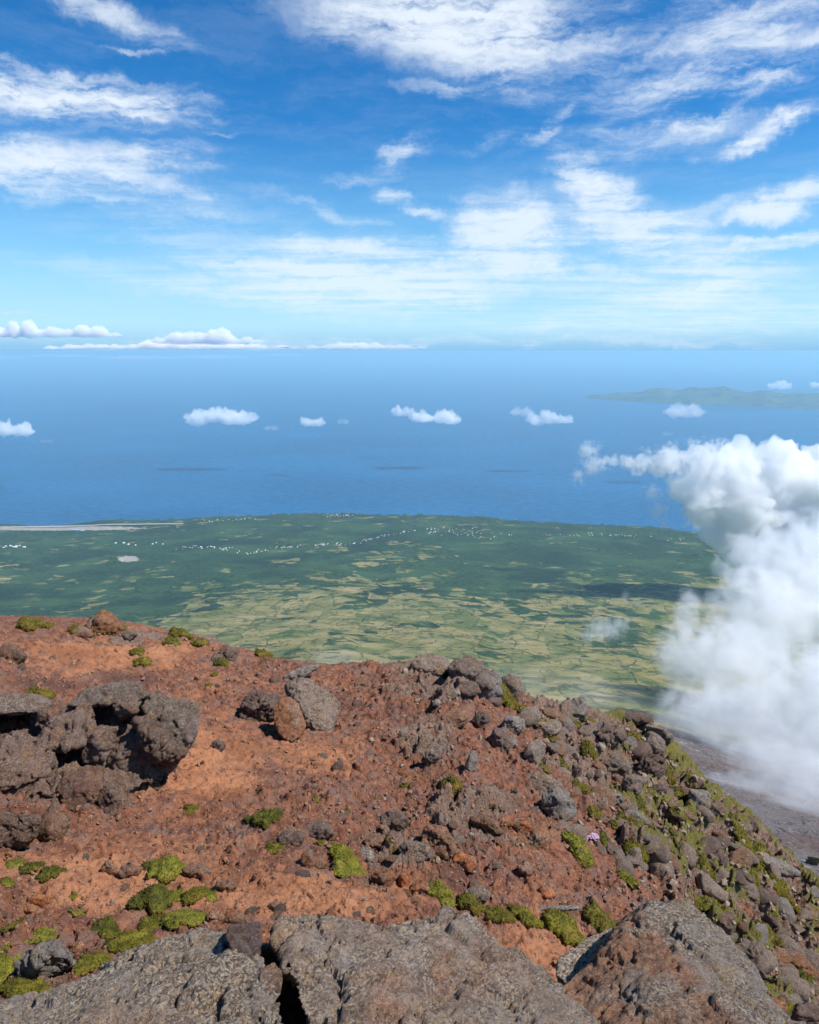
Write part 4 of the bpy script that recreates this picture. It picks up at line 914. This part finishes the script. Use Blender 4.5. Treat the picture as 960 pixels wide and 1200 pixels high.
MOSS = [
 (311,962,42,26,'d','round dark green moss cushion alone on the orange path',.4),
 (322,995,24,12,'y','small yellow-green moss patch below the dark round cushion',None),
 (402,1004,42,22,'b','bright green moss cushion beside the whitish lichened stone',None),
 (411,1022,36,14,'b','thin green moss patch just below the bright cushion',None),
 (375,987,10,22,'y','narrow moss tuft in the cleft of the dark slab',.4),
 (177,1056,46,42,'d','tall dark green mossy bush casting a black shadow at its left',.6),
 (196,1019,50,26,'b','pale green moss mound above the dark green bush',.3),
 (176,1016,18,18,'d','dark green tuft left of the pale green moss mound',.5),
 (205,1050,26,36,'b','light green moss touching the right side of the dark bush',.2),
 (228,1044,30,34,'y','yellow-green moss strip right of the dark bush',.2),
 (215,1078,62,18,'b','long light green moss strip behind the summit slab',.2),
 (180,1084,30,14,'y','yellow moss patch between the dark bush and the long strip',None),
 (154,1110,54,24,'y','thick yellow-green moss mat behind the summit slab',.25),
 (107,1131,46,30,'y','rounded yellow-green moss mat next to the pale ragged rock',.25),
 (127,1087,28,28,'d','green moss cushion up the dirt from the yellow mats',.35),
 (8,1140,34,46,'b','bright yellow-green moss at the far left behind the summit slab',.2),
 (32,1166,74,26,'y','broad dark yellow moss mat at the lower left',.2),
 (39,1014,20,18,'d','small dark green cushion, left one of the row below the outcrop',.5),
 (58,1022,28,14,'d','spreading dark green moss in the row below the outcrop',.3),
 (18,1013,16,12,'b','small bright moss at the left end of the row below the outcrop',None),
 (9,1034,14,12,'b','tiny bright moss patch near the left border below the outcrop',None),
 (73,1020,10,10,'d','tiny dark moss tuft at the right end of the row below the outcrop',.4),
 (89,1067,16,9,'b','small faint green moss patch on the bare dirt',None),
 (87,1050,8,8,'b','tiny faint green moss speck on the bare dirt',None),
 (14,1080,26,12,'d','low olive moss near the left border above the bright patch',None),
 (50,1102,30,9,'b','thin pale green moss smear above the ragged pale rock',.08),
 (225,946,10,20,'y','small upright yellow moss patch on the orange dirt',None),
 (236,1018,18,10,'b','small bright moss beside the rounded brown rock',None),
 (247,1048,16,12,'b','small light green moss right of the yellow strip',None),
 (514,1041,28,22,'b','bright green moss patch behind the humped summit rock',.25),
 (520,1052,24,14,'b','lower half of bright moss clump by a brown stone',.2),
 (552,1062,40,22,'o','olive moss at the left end of the long moss bank',.35),
 (586,1074,40,16,'o','narrow olive stretch of the long moss bank',.35),
 (616,1078,44,18,'y','yellow-olive middle stretch of the long moss bank',.35),
 (660,1083,62,34,'y','thick olive mound on the long moss bank beside the tilted boulder',.4),
 (706,1077,44,32,'o','green-gold mound at the right end of the long moss bank',.4),
 (529,918,26,30,'o','olive moss bush in a hollow of the upper red slope',.5),
 (595,823,26,20,'o','olive moss cushion at the foot of the upright ridge block',.3),
 (614,833,20,12,'o','small moss patch below the upright ridge block',None),
 (632,843,18,12,'y','yellow moss patch left of the rounded grey-brown rock',None),
 (34,734,28,11,'o','olive cushion on the left skyline',.5),
 (57,735,14,8,'o','small olive cushion right of the first on the left skyline',.4),
 (89,738,13,12,'o','olive tuft left of the peaked ridge rock',.5),
 (132,737,26,11,'o','olive cushion right of the peaked ridge rock',.4),
 (108,742,10,7,'y','tiny moss below the peaked ridge rock',None),
 (212,742,24,8,'o','flat olive cushion on the descending left ridge',.4),
 (203,754,18,8,'d','dark olive cushion just under the left ridge',.4),
 (162,765,17,9,'o','olive cushion above the yellow one on the red upper dirt',.3),
 (168,776,18,9,'y','yellow cushion on the red upper dirt',.3),
 (48,812,26,10,'o','olive cushion on the pale roof slab of the outcrop',.3),
 (235,751,16,9,'o','small dark moss at the ridge drop',.4),
 (260,777,15,16,'d','dark green cushion in the rocks of the ridge drop',.5),
 (309,768,20,11,'o','olive cushion on the middle saddle of the ridge',.5),
 (245,803,8,6,'y','tiny yellow moss spot on the dirt under the ridge',None),
 (252,789,8,7,'o','tiny olive moss spot under the ridge',None),
 (372,936,8,8,'y','tiny moss spot above the dark ledge',None),
 (405,950,9,8,'y','tiny moss spot beside the dark ledge',None),
 (476,922,9,10,'y','tiny yellow moss spot on the central red slope',None),
 (460,988,14,8,'o','small olive moss on the brown ledge',None),
 (676,988,34,22,'b','bright green moss spread beside the pink flowers',.3),
 (682,1002,24,16,'y','yellow-green moss below the pink flowers',.2),
 (710,985,12,14,'d','dark green tuft right of the pink flowers',.5),
 (722,966,14,12,'o','olive tuft up the slope from the pink flowers',.3),
 (653,880,14,12,'y','yellow moss between the upright rock and the flat grey rock',None),
 (690,876,20,22,'o','olive-gold moss under the dark craggy rock',.3),
 (646,866,20,9,'o','orange-olive moss at the foot of the rounded rock',None),
 (637,898,14,12,'y','yellow moss at the foot of the upright black-sided rock',None),
 (660,895,12,10,'o','small olive moss left of the craggy grey rock',None),
 (682,924,24,14,'o','olive moss patch right of the angular grey block',None),
 (700,950,18,12,'o','olive moss tuft in the middle of the right slope',None),
 (676,850,18,12,'o','olive moss tuft below the ribbed ridge rock',None),
 (690,843,16,14,'y','gold moss right of the ribbed ridge rock',None),
 (730,862,14,12,'o','orange-olive moss on the dark craggy rock',None),
 (746,860,28,14,'o','orange-olive moss mat below the skyline',.25),
 (752,889,13,11,'o','small gold moss mat on the upper right slope',None),
 (786,906,14,34,'o','long olive moss streak under the right skyline',.3),
 (797,927,22,24,'o','olive moss mat below the long streak',.25),
 (752,944,16,28,'d','dark green moss tuft standing on grey rock',.6),
 (800,951,26,22,'y','yellow-olive moss mat in the middle of the steep slope',.2),
 (733,960,22,18,'o','dark olive moss under the pale rounded rock',.3),
 (752,1004,40,22,'y','broad yellow-green moss mat left of the triangular rock',.2),
 (790,982,14,13,'d','small round green cushion on the steep slope',.5),
 (828,1011,18,18,'o','olive tuft left of the triangular rock',.3),
 (764,970,26,12,'o','thin olive moss line across the steep slope',.2),
 (740,1032,30,14,'y','yellow-green moss behind the tilted boulder peak',.2),
 (868,976,20,20,'o','top tuft of the long moss streak below the skyline',.35),
 (880,994,26,28,'y','upper mat of the long moss streak below the skyline',.3),
 (897,1016,26,26,'y','middle mat of the long moss streak below the skyline',.3),
 (912,1036,26,28,'y','broad mat of the long moss streak below the skyline',.3),
 (928,1056,20,28,'y','lower mat of the long moss streak below the skyline',.3),
 (940,1080,16,22,'o','tail of the long moss streak below the skyline',.3),
 (886,1036,14,26,'o','short moss streak parallel to the long one',.25),
 (905,1058,16,14,'y','faint moss patch under the long streak',.2),
 (826,1062,32,18,'y','pale yellow moss right behind the tilted boulder',.12),
 (846,1052,16,22,'o','narrow moss strip behind the tilted boulder',.15),
 (900,1096,28,13,'o','olive cushion, uppermost of the lower right cushions',.4),
 (917,1111,18,13,'o','small olive cushion, second of the lower right cushions',.4),
 (936,1131,28,20,'d','round green cushion, largest of the lower right cushions',.5),
 (948,1153,20,12,'o','small olive cushion near the lower right border',.4),
 (878,1128,12,20,'b','bright moss strip at the right edge of the tilted boulder',.3),
 (893,1156,13,32,'b','long bright moss strip at the right edge of the tilted boulder',.3),
 (928,1184,16,24,'y','yellow-green tuft near the lower right corner',.5),
 (952,1012,16,12,'o','moss cushion at the right border by the skyline',.3),
]
for (u, v, wp, hp, tn, lab, tl) in MOSS: moss(u, v, wp, hp, tn, lab, tl)

# pink flowers
g = hit(695, 985); mpp = px_size(695, 985, g)
M_pet, n = mat('lilac_petals')
pr = n.new('ShaderNodeBsdfPrincipled', {'Base Color': n.mix(n.noise(n.new('ShaderNodeTexCoord').outputs['Object'], 60, 2), (.40, .20, .36), (.62, .44, .58)), 'Roughness': .7})
n.new('ShaderNodeOutputMaterial', {0: pr.outputs[0]})
fl_root = bpy.data.objects.new('flower_clump', None); C.objects.link(fl_root); fl_root.location = tuple(g)
tag(fl_root, 'little clump of lilac-pink flowers growing in the green moss', 'flowers')
Vl, Fl = [], []; D, Fc = ICO[3]
q = D*np.array([6, 5, 4])*mpp; q[:, 2] += mpp*2; q = q*(1+.2*fbm3(D*2.5, 3, 5))[:, None]
link('leaf_cushion', np_mesh('leaf_cushion', q, Fc), MM['d'], parent=fl_root)
off = 0
for k in range(75):
    th = random.uniform(0, 6.28); rr1 = math.sqrt(random.random()); c = np.array([math.cos(th)*rr1*6.5*mpp + rr1*0, math.sin(th)*rr1*5*mpp, (7-2.5*rr1)*mpp + random.uniform(-1, 1.2)*mpp])
    for j in range(5):
        a = j*1.2566+random.random(); s = mpp*1.25
        t = np.array([math.cos(a), math.sin(a), .4])*s; sd_ = np.array([-math.sin(a), math.cos(a), 0])*s*.4
        Vl += [c, c+t*.6+sd_, c+t, c+t*.6-sd_]; Fl.append((off, off+1, off+2, off+3)); off += 4
link('petals', np_mesh('petals', np.array(Vl), np.array(Fl)), M_pet, parent=fl_root)['kind'] = 'stuff'
# ------------------------------------------------------------------ village houses and the airfield by the coast
M_wall, n = mat('whitewashed_wall'); n.new('ShaderNodeOutputMaterial', {0: n.new('ShaderNodeBsdfPrincipled', {'Base Color': (.80, .78, .74), 'Roughness': .8})})
M_roof, n = mat('terracotta_roof'); n.new('ShaderNodeOutputMaterial', {0: n.new('ShaderNodeBsdfPrincipled', {'Base Color': (.45, .20, .13), 'Roughness': .85})})
M_groof, n = mat('pale_sheet_roof'); n.new('ShaderNodeOutputMaterial', {0: n.new('ShaderNodeBsdfPrincipled', {'Base Color': (.62, .64, .68), 'Roughness': .6})})
M_tar, n = mat('pale_tarmac'); n.new('ShaderNodeOutputMaterial', {0: n.new('ShaderNodeBsdfPrincipled', {'Base Color': (.36, .34, .32), 'Roughness': .9})})
def house_mesh(rm):
    V = [(-.5,-.4,-.2),(.5,-.4,-.2),(.5,.4,-.2),(-.5,.4,-.2),(-.5,-.4,.4),(.5,-.4,.4),(.5,.4,.4),(-.5,.4,.4),(-.5,0,.68),(.5,0,.68)]
    me = bpy.data.meshes.new('village_house'); me.from_pydata(V, [], [(0,1,5,4),(1,2,6,5),(2,3,7,6),(3,0,4,7),(1,5,9),(5,6,9),(4,8,7),(4,5,9,8),(6,7,8,9)])
    me.materials.append(M_wall); me.materials.append(rm)
    for i in (7, 8): me.polygons[i].material_index = 1
    return me
HM = [house_mesh(M_roof), house_mesh(M_wall), house_mesh(M_groof)]
def houses(lines, num, spread, group, label, sz=(9, 17), roofs=(0, 0, 1, 2), name='village_house'):
    seg = []
    for ln in lines:
        for a, b in zip(ln[:-1], ln[1:]): seg.append((a, b, math.hypot(b[0]-a[0], b[1]-a[1])))
    tot = sum(q[2] for q in seg)
    for _ in range(num):
        t = random.random()*tot
        for a, b, l_ in seg:
            if t < l_: break
            t -= l_
        k = t/l_; g = hit(a[0]+(b[0]-a[0])*k+random.gauss(0, spread*1.6), a[1]+(b[1]-a[1])*k+random.gauss(0, spread*.5), far=True)
        if math.hypot(g[0], g[1]) > float(coast_r(np.array([math.atan2(g[0], g[1])]))[0])-30: continue
        ri = random.choice(roofs); o = bpy.data.objects.new(name, HM[ri]); C.objects.link(o); s = random.uniform(*sz)
        o.location = tuple(g); o.scale = (s, s*random.uniform(.7, 1), s*.8); o.rotation_euler = (0, 0, random.uniform(-.5, .5)+random.choice([0, 1.57]))
        tag(o, label.replace('ROOF', ('red-roofed', 'white-roofed', 'grey-roofed')[ri]), 'house', group)
houses([[(205,643),(240,641),(272,644),(290,649),(330,642),(362,639),(415,637),(450,628),(482,622)]], 125, 1.6, 'houses of the inland village road', 'tiny ROOF house of the village strung along the inland road')
houses([[(482,622),(520,625),(580,627)],[(500,620),(560,622)],[(560,630),(600,627)]], 60, 3.0, 'houses of the village below the point', 'tiny ROOF house in the scattered village near the middle of the coast')
houses([[(380,604),(412,604)]], 34, 1.6, 'red-roofed houses of the harbour town', 'tiny ROOF house in the harbour town on the coastal point', roofs=(0, 0, 0, 1))
houses([[(240,611),(300,608)]], 22, 1.4, 'houses along the shore right of the airfield', 'tiny ROOF house on the shore right of the airfield')
houses([[(640,628),(700,626),(740,628),(800,633)]], 34, 2.4, 'houses of the eastern coast village', 'tiny ROOF house of the coastal village left of the big cloud')
houses([[(0,640),(45,642)],[(140,638),(190,637)]], 18, 2.4, 'farm buildings inland of the airfield', 'pale farm building among the woods inland of the airfield', (14, 28), (1, 2))
rw = []
for k in range(60):
    t = k/59; u = 20+(215-20)*t; v = 618.2-4.2*t; g = hit(u, v, far=True); rw.append(g)
rw = np.array(rw); rw[:, 2] = np.convolve(np.pad(rw[:, 2], 4, 'edge'), np.ones(9)/9, 'valid')+7
lin = rw[-1]-rw[0]; lin = lin/np.linalg.norm(lin); pts0 = rw[0]; Lr = np.linalg.norm(rw[-1]-rw[0]); nrm = np.array([-lin[1], lin[0], 0])
Vr = []
for k in range(60):
    c = pts0+lin*Lr*k/59; z = max(rw[k][2], c[2])
    for s in (-24, 24): Vr.append((c[0]+nrm[0]*s, c[1]+nrm[1]*s, z))
me = np_mesh('runway', np.array(Vr), np.array([(2*k, 2*k+2, 2*k+3, 2*k+1) for k in range(59)]), False)
tag(link('runway', me, M_tar), 'pale straight airfield runway along the coast', kind='structure')
g = hit(90, 622, far=True)
bt = bpy.data.objects.new('airport_terminal', None); C.objects.link(bt); bt.location = tuple(g); bt.rotation_euler[2] = -.1
tag(bt, 'low white airport terminal with bluish roof beside the runway', 'building')
def boxm(name, x, y, z, m, parent, loc):
    bm = bmesh.new(); bmesh.ops.create_cube(bm, size=1); bmesh.ops.scale(bm, vec=(x, y, z), verts=bm.verts); me = bpy.data.meshes.new(name); bm.to_mesh(me); bm.free()
    return link(name, me, m, loc, parent)
M_blue, n = mat('blue_sheet_roof'); n.new('ShaderNodeOutputMaterial', {0: n.new('ShaderNodeBsdfPrincipled', {'Base Color': (.30, .42, .62), 'Roughness': .6})})
boxm('wall', 150, 40, 12, M_wall, bt, (0, 0, 6)); boxm('roof', 156, 46, 3, M_blue, bt, (0, 0, 13.5)); boxm('control_tower', 9, 9, 26, M_wall, bt, (95, 0, 13))

M_surf, n = mat('white_surf'); n.new('ShaderNodeOutputMaterial', {0: n.new('ShaderNodeBsdfPrincipled', {'Base Color': (.75, .80, .82), 'Roughness': .9})})
aa = np.linspace(R(-42), R(42), 1600); rc_a = coast_r(aa); on = vnoise2(aa*90, aa*0, 71)+.5*vnoise2(aa*400, aa*0, 72)
wsf = 26*np.clip(on+.25, .05, 1)
Vs = np.stack([np.stack([(rc_a-20)*np.sin(aa), (rc_a-20)*np.cos(aa), aa*0+SEA+.6], 1), np.stack([(rc_a+wsf)*np.sin(aa), (rc_a+wsf)*np.cos(aa), aa*0+SEA+.6], 1)], 1).reshape(-1, 3)
Fs_ = np.array([(2*k, 2*k+2, 2*k+3, 2*k+1) for k in range(1599) if on[k] > -.15])
tag(link('surf', np_mesh('surf', Vs, Fs_), M_surf), 'broken white surf along the rocky coast', kind='stuff')
# ------------------------------------------------------------------ clouds
def puff_world(u, v, y):
    d = ray(u, v); return d/d[1]*y
def cloud_domain(name, P_, grow, voxel):
    bm = bmesh.new()
    for c, r in P_:
        b2 = bmesh.ops.create_icosphere(bm, subdivisions=3, radius=1.0)
        bmesh.ops.scale(bm, vec=tuple(r*grow), verts=b2['verts']); bmesh.ops.translate(bm, vec=tuple(c), verts=b2['verts'])
    tmp = bpy.data.meshes.new('tmp'); bm.to_mesh(tmp); bm.free()
    o = bpy.data.objects.new('tmp', tmp); C.objects.link(o); md = o.modifiers.new('r', 'REMESH'); md.mode = 'VOXEL'; md.voxel_size = voxel; md.use_smooth_shade = True
    dg = bpy.context.evaluated_depsgraph_get(); me = bpy.data.meshes.new_from_object(o.evaluated_get(dg)); me.name = name
    bpy.data.objects.remove(o); bpy.data.meshes.remove(tmp); me.materials.clear(); return me
def cloud(label, puffs, y, dens, nscale=2.2, amp=1.5, thr=.35, edge=.25, step=.35, group=None, deepk=.8, name='cloud', grow=1.0, aniso=.0, detail=5, stretch=(1, 1, 1), rough=.62, solid=0):
    """puffs: (u, v, half width px, half height px[, y]). A body of fog whose density fades and frays towards the rims of its puffs"""
    P_ = []
    for q in puffs:
        yy = q[4] if len(q) > 4 else y; c = puff_world(q[0], q[1], yy); s = px_size(q[0], q[1], c)
        P_.append((c, np.array([q[2]*s, (q[2]*.6+q[3]*.4)*s*deepk, q[3]*s])))
    cen = np.mean([c for c, r in P_], 0); P_ = [(c-cen, r) for c, r in P_]
    rmin = min(r.min() for c, r in P_); rmed = np.median([r.mean() for c, r in P_])
    if solid:                                   # heaped cloud: rounded heads shaped in the body itself, even vapour inside
        me = cloud_domain(name, P_, grow, rmed/solid)
        nv = len(me.vertices); V = np.zeros(nv*3, np.float32); me.vertices.foreach_get('co', V); V = V.reshape(-1, 3).astype(float)
        Nn = np.zeros(nv*3, np.float32); me.vertices.foreach_get('normal', Nn); Nn = Nn.reshape(-1, 3).astype(float)
        q = V/rmed+cen.sum()*.001; wq = .35*np.stack([fbm3(q*1.6, 3, 3), fbm3(q*1.6+9, 3, 4), fbm3(q*1.6+5, 3, 5)], 1)
        q = q+wq
        dsp = .62*(.50-voro3(q*1.15, 1)[0]) + .34*(.5-voro3(q*2.5, 2)[0]) + .19*(.5-voro3(q*5.4, 3)[0]) + .10*(.5-voro3(q*11, 4)[0]) + .35*fbm3(q*1.1, 4, 6, .6)
        base = sstep(-Nn[:, 2], .2, .8)
        V = V+Nn*(dsp*(1-.6*base)*amp*rmed*.75)[:, None]
        me.vertices.foreach_set('co', V.astype(np.float32).ravel()); me.update()
        m, n = mat(name+'_vapour'); vs = n.new('ShaderNodeVolumeScatter', {'Color': (1, 1, 1), 'Density': dens, 'Anisotropy': aniso})
        tint = n.new('ShaderNodeRGB'); tint.outputs[0].default_value = (1, 1, 1, 1)
        n.new('ShaderNodeOutputMaterial', {'Surface': n.new('ShaderNodeBsdfTransparent', {'Color': tint.outputs[0]}).outputs[0], 'Volume': vs.outputs[0]})
        o = link(name, me, m, tuple(cen)); tag(o, label, 'cloud', group); return o
    me = cloud_domain(name, P_, grow, max(rmin/3.5, rmed/14))
    m, n = mat(name+'_vapour'); m.cycles.volume_step_rate = step
    p = n.new('ShaderNodeTexCoord').outputs['Object']
    ns = nscale/rmed
    pm = n.new('ShaderNodeMapping', {'Vector': p, 'Scale': stretch}).outputs[0]
    nz = n.noise(pm, ns, detail, rough, .35)
    acc = None
    for c, r in P_:
        mp = n.new('ShaderNodeMapping', {'Vector': p, 'Location': tuple(c), 'Scale': tuple(r)}, vector_type='TEXTURE')
        f = n.math('SUBTRACT', 1.0, n.vmath('LENGTH', mp.outputs[0]).outputs['Value'])
        acc = f if acc is None else n.new('ShaderNodeMath', {0: acc, 1: f, 2: .12}, operation='SMOOTH_MAX').outputs[0]
    g = n.math('ADD', acc, n.math('MULTIPLY', n.math('SUBTRACT', nz, .5), amp))
    g = n.math('MULTIPLY', n.mr(g, thr, thr+edge), n.mr(acc, 0, .12))
    vs = n.new('ShaderNodeVolumeScatter', {'Color': (1, 1, 1), 'Density': n.math('MULTIPLY', g, dens), 'Anisotropy': aniso})
    tint = n.new('ShaderNodeRGB'); tint.outputs[0].default_value = (1, 1, 1, 1)
    tr = n.new('ShaderNodeBsdfTransparent', {'Color': tint.outputs[0]})      # the rim of a cloud has no skin
    n.new('ShaderNodeOutputMaterial', {'Surface': tr.outputs[0], 'Volume': vs.outputs[0]})
    o = link(name, me, m, tuple(cen)); tag(o, label, 'cloud', group); return o
random.seed(3)
def small(u, v, w_, h_, label, dens=.02, z=-1250, amp=2.0, thr=.40):
    w_ *= .85
    d = ray(u, v); y = d[1]*(z/d[2]); rg = random.Random(int(u*7+v)); k = max(2, min(6, int(w_/h_*1.3)))
    pf = [(u-w_*.5+w_*(i+.5)/k+rg.uniform(-.06, .06)*w_, v+h_*.12-rg.uniform(0, .28)*h_*(1 if 0 < i < k-1 else .2), w_/k*.85, h_*rg.uniform(.40, .6)*(1 if 0 < i < k-1 else .75)) for i in range(k)]
    cloud(label, pf, y, dens*.42, amp=1.9, solid=8)
SMALL = [(257,489,84,20,'widest small white cloud over the open sea, left of centre',{}),(16,502,46,24,'small white cloud over the sea at the left border',{}),
 (366,493,28,17,'ragged small cloud over the sea between the wide one and the faint puff',{}),(318,501,16,8,'faint little puff just right of the widest small cloud',dict(dens=.008)),
 (402,493,13,8,'very faint puff right of the ragged small cloud',dict(dens=.007)),(472,481,24,17,'small round cloud, left of a wider pair over the middle of the sea',{}),
 (512,488,54,20,'flat wide small cloud over the middle of the sea',{}),(611,482,26,13,'thin faint cloud left of the lumpy small cloud',dict(dens=.008)),
 (644,490,50,18,'lumpy small cloud over the sea below the tip of the far island',dict(dens=.016)),
 (804,481,42,18,'wispy thin cloud drifting in front of the far island',dict(dens=.010,z=-1000)),(915,452,28,10,'small bright cloud above the far island',dict(z=-900)),(957,451,16,8,'small bright cloud above the far island at the right border',dict(z=-900)),
 (55,517,14,6,'barely visible puff low over the sea near the left border',dict(dens=.004)),(782,508,12,6,'tiny faint puff above the big cloud',dict(dens=.005))]
for (u, v, w_, h_, lab, op) in SMALL: small(u, v, w_, h_, lab, **op)
cloud('torn wispy cloud floating over the sea left of the big cumulus', [(690,528,26,20),(697,545,30,22),(678,558,18,16),(716,540,24,14)], 6000, .008, 2.6, 2.8, .5, .3, .2, detail=7, rough=.68)
cloud('small torn cloud hanging at the left edge of the big cumulus', [(765,578,20,18),(772,598,18,20),(778,614,14,16)], 5200, .010, 2.6, 2.8, .5, .3, .2, detail=7, rough=.68)
cloud('towering bright cumulus over the coast at the right border',
  [(905,562,56,42),(862,558,48,42),(834,585,44,40),(885,600,62,50),(945,590,60,56),(1000,575,70,60),(850,620,36,26),(915,640,60,46),(975,645,80,60),(1060,620,90,80)],
  5200, .013, amp=1.15, solid=15)
cloud('ragged white shelf of cloud reaching left from the top of the big cumulus', [(752,543,36,20),(785,541,46,30),(825,538,50,36),(800,568,34,30),(820,600,30,36),(812,560,36,26)], 5100, .012, 2.4, 2.6, .42, .25, .2, detail=7, rough=.66)
cloud('pale veil of mist pouring over the slope below the cumulus at right',
  [(900,665,70,60,2300),(960,650,80,70,2300),(905,715,90,70,2100),(985,700,110,90,2200),(860,775,90,70,1800),(815,835,62,46,1600),(885,850,105,80,1500),(975,830,130,110,1500),(795,770,36,60,1900),(915,905,80,60,1150),(880,925,60,34,1100),(950,945,70,30,1020),(985,905,90,70,1150),(1090,770,150,140,1900),(805,722,20,40,2100),(1080,900,120,80,1200)],
  1700, .0105, 2.6, 2.0, .14, .5, .3, detail=6, rough=.62)
cloud('thin grey shred of cloud over the pastures left of the mist', [(708,738,34,18),(725,730,20,14),(692,745,20,12)], 2600, .007, 2.3, 1.7, .25, .5, .3, deepk=1.2)
cloud('faint upright wisp of cloud rising over the dark woods', [(733,700,8,16),(748,706,14,8)], 3600, .004, 2, 1.6, .3, .5, .3)
cloud('low grey haze bank just behind the central ridge crag', [(620,806,70,16),(690,812,60,22),(740,826,46,20),(560,800,40,10)], 1900, .0016, 1.6, 1.0, .1, .8, .5, deepk=2.0)
cloud('low grey haze patch behind the saddle of the ridge', [(395,781,56,13),(450,784,40,9)], 2000, .0020, 1.6, 1.0, .05, .8, .5, deepk=2.0)

# far cumulus on the horizon, a hundred kilometres off
def horizon_cloud(u0, u1, vb, vt, y, seed, label, k=None, dens=.0014):
    rg = random.Random(seed); pf = []; k = k or int((u1-u0)/9)
    for i in range(k):
        t = (i+.5)/k; env = (math.sin(math.pi*t)**.5)*(.35+.65*rg.random()**1.2); top = vb+(vt-vb)*env*.85; rx = (u1-u0)/k*rg.uniform(.8, 1.4)
        pf.append((u0+(u1-u0)*t, vb-(vb-top)*.45, rx, max((vb-top)*.62, 1.2)))
    cloud(label, pf, y, dens, amp=.8, solid=7)
horizon_cloud(-70, 138, 394, 371, 95000, 1, 'broad white cumulus bank above the horizon at the left border')
horizon_cloud(184, 302, 402, 380, 92000, 2, 'cumulus with rounded heads above the horizon, right of the broad bank')
horizon_cloud(60, 330, 408, 399, 99000, 3, 'low line of small white clouds along the left horizon', k=12)
horizon_cloud(330, 500, 408, 401, 99000, 4, 'thin white streak of cloud along the middle horizon', k=7, dens=.0008)
cloud('pale flat bank of cloud lying on the hazy sea below the left horizon', [(-20,419,70,3),(70,417,60,2.5),(160,419,70,3),(250,418,60,2.5),(330,416,40,2)], 62000, .0005, 2.0, 1.5, .2, .2, .3)
horizon_cloud(-20, 60, 369, 363, 98000, 5, 'small thin cloud above the broad cumulus bank', k=8, dens=.0003)

# ------------------------------------------------------------------ haze between the summit and the sea horizon
M_haze, n = mat('sea_haze')
hz = n.new('ShaderNodeVolumePrincipled', {'Color': (.50, .84, 1.0, 1), 'Density': HAZE_D, 'Anisotropy': .1})
n.new('ShaderNodeOutputMaterial', {'Volume': hz.outputs[0]})
bm = bmesh.new(); bmesh.ops.create_cube(bm, size=1); bmesh.ops.scale(bm, vec=(520000, 520000, 2318), verts=bm.verts)
me = bpy.data.meshes.new('haze'); bm.to_mesh(me); bm.free()
tag(link('haze', me, M_haze, (0, 0, 8-1159-0)), 'pale blue haze', kind='stuff')
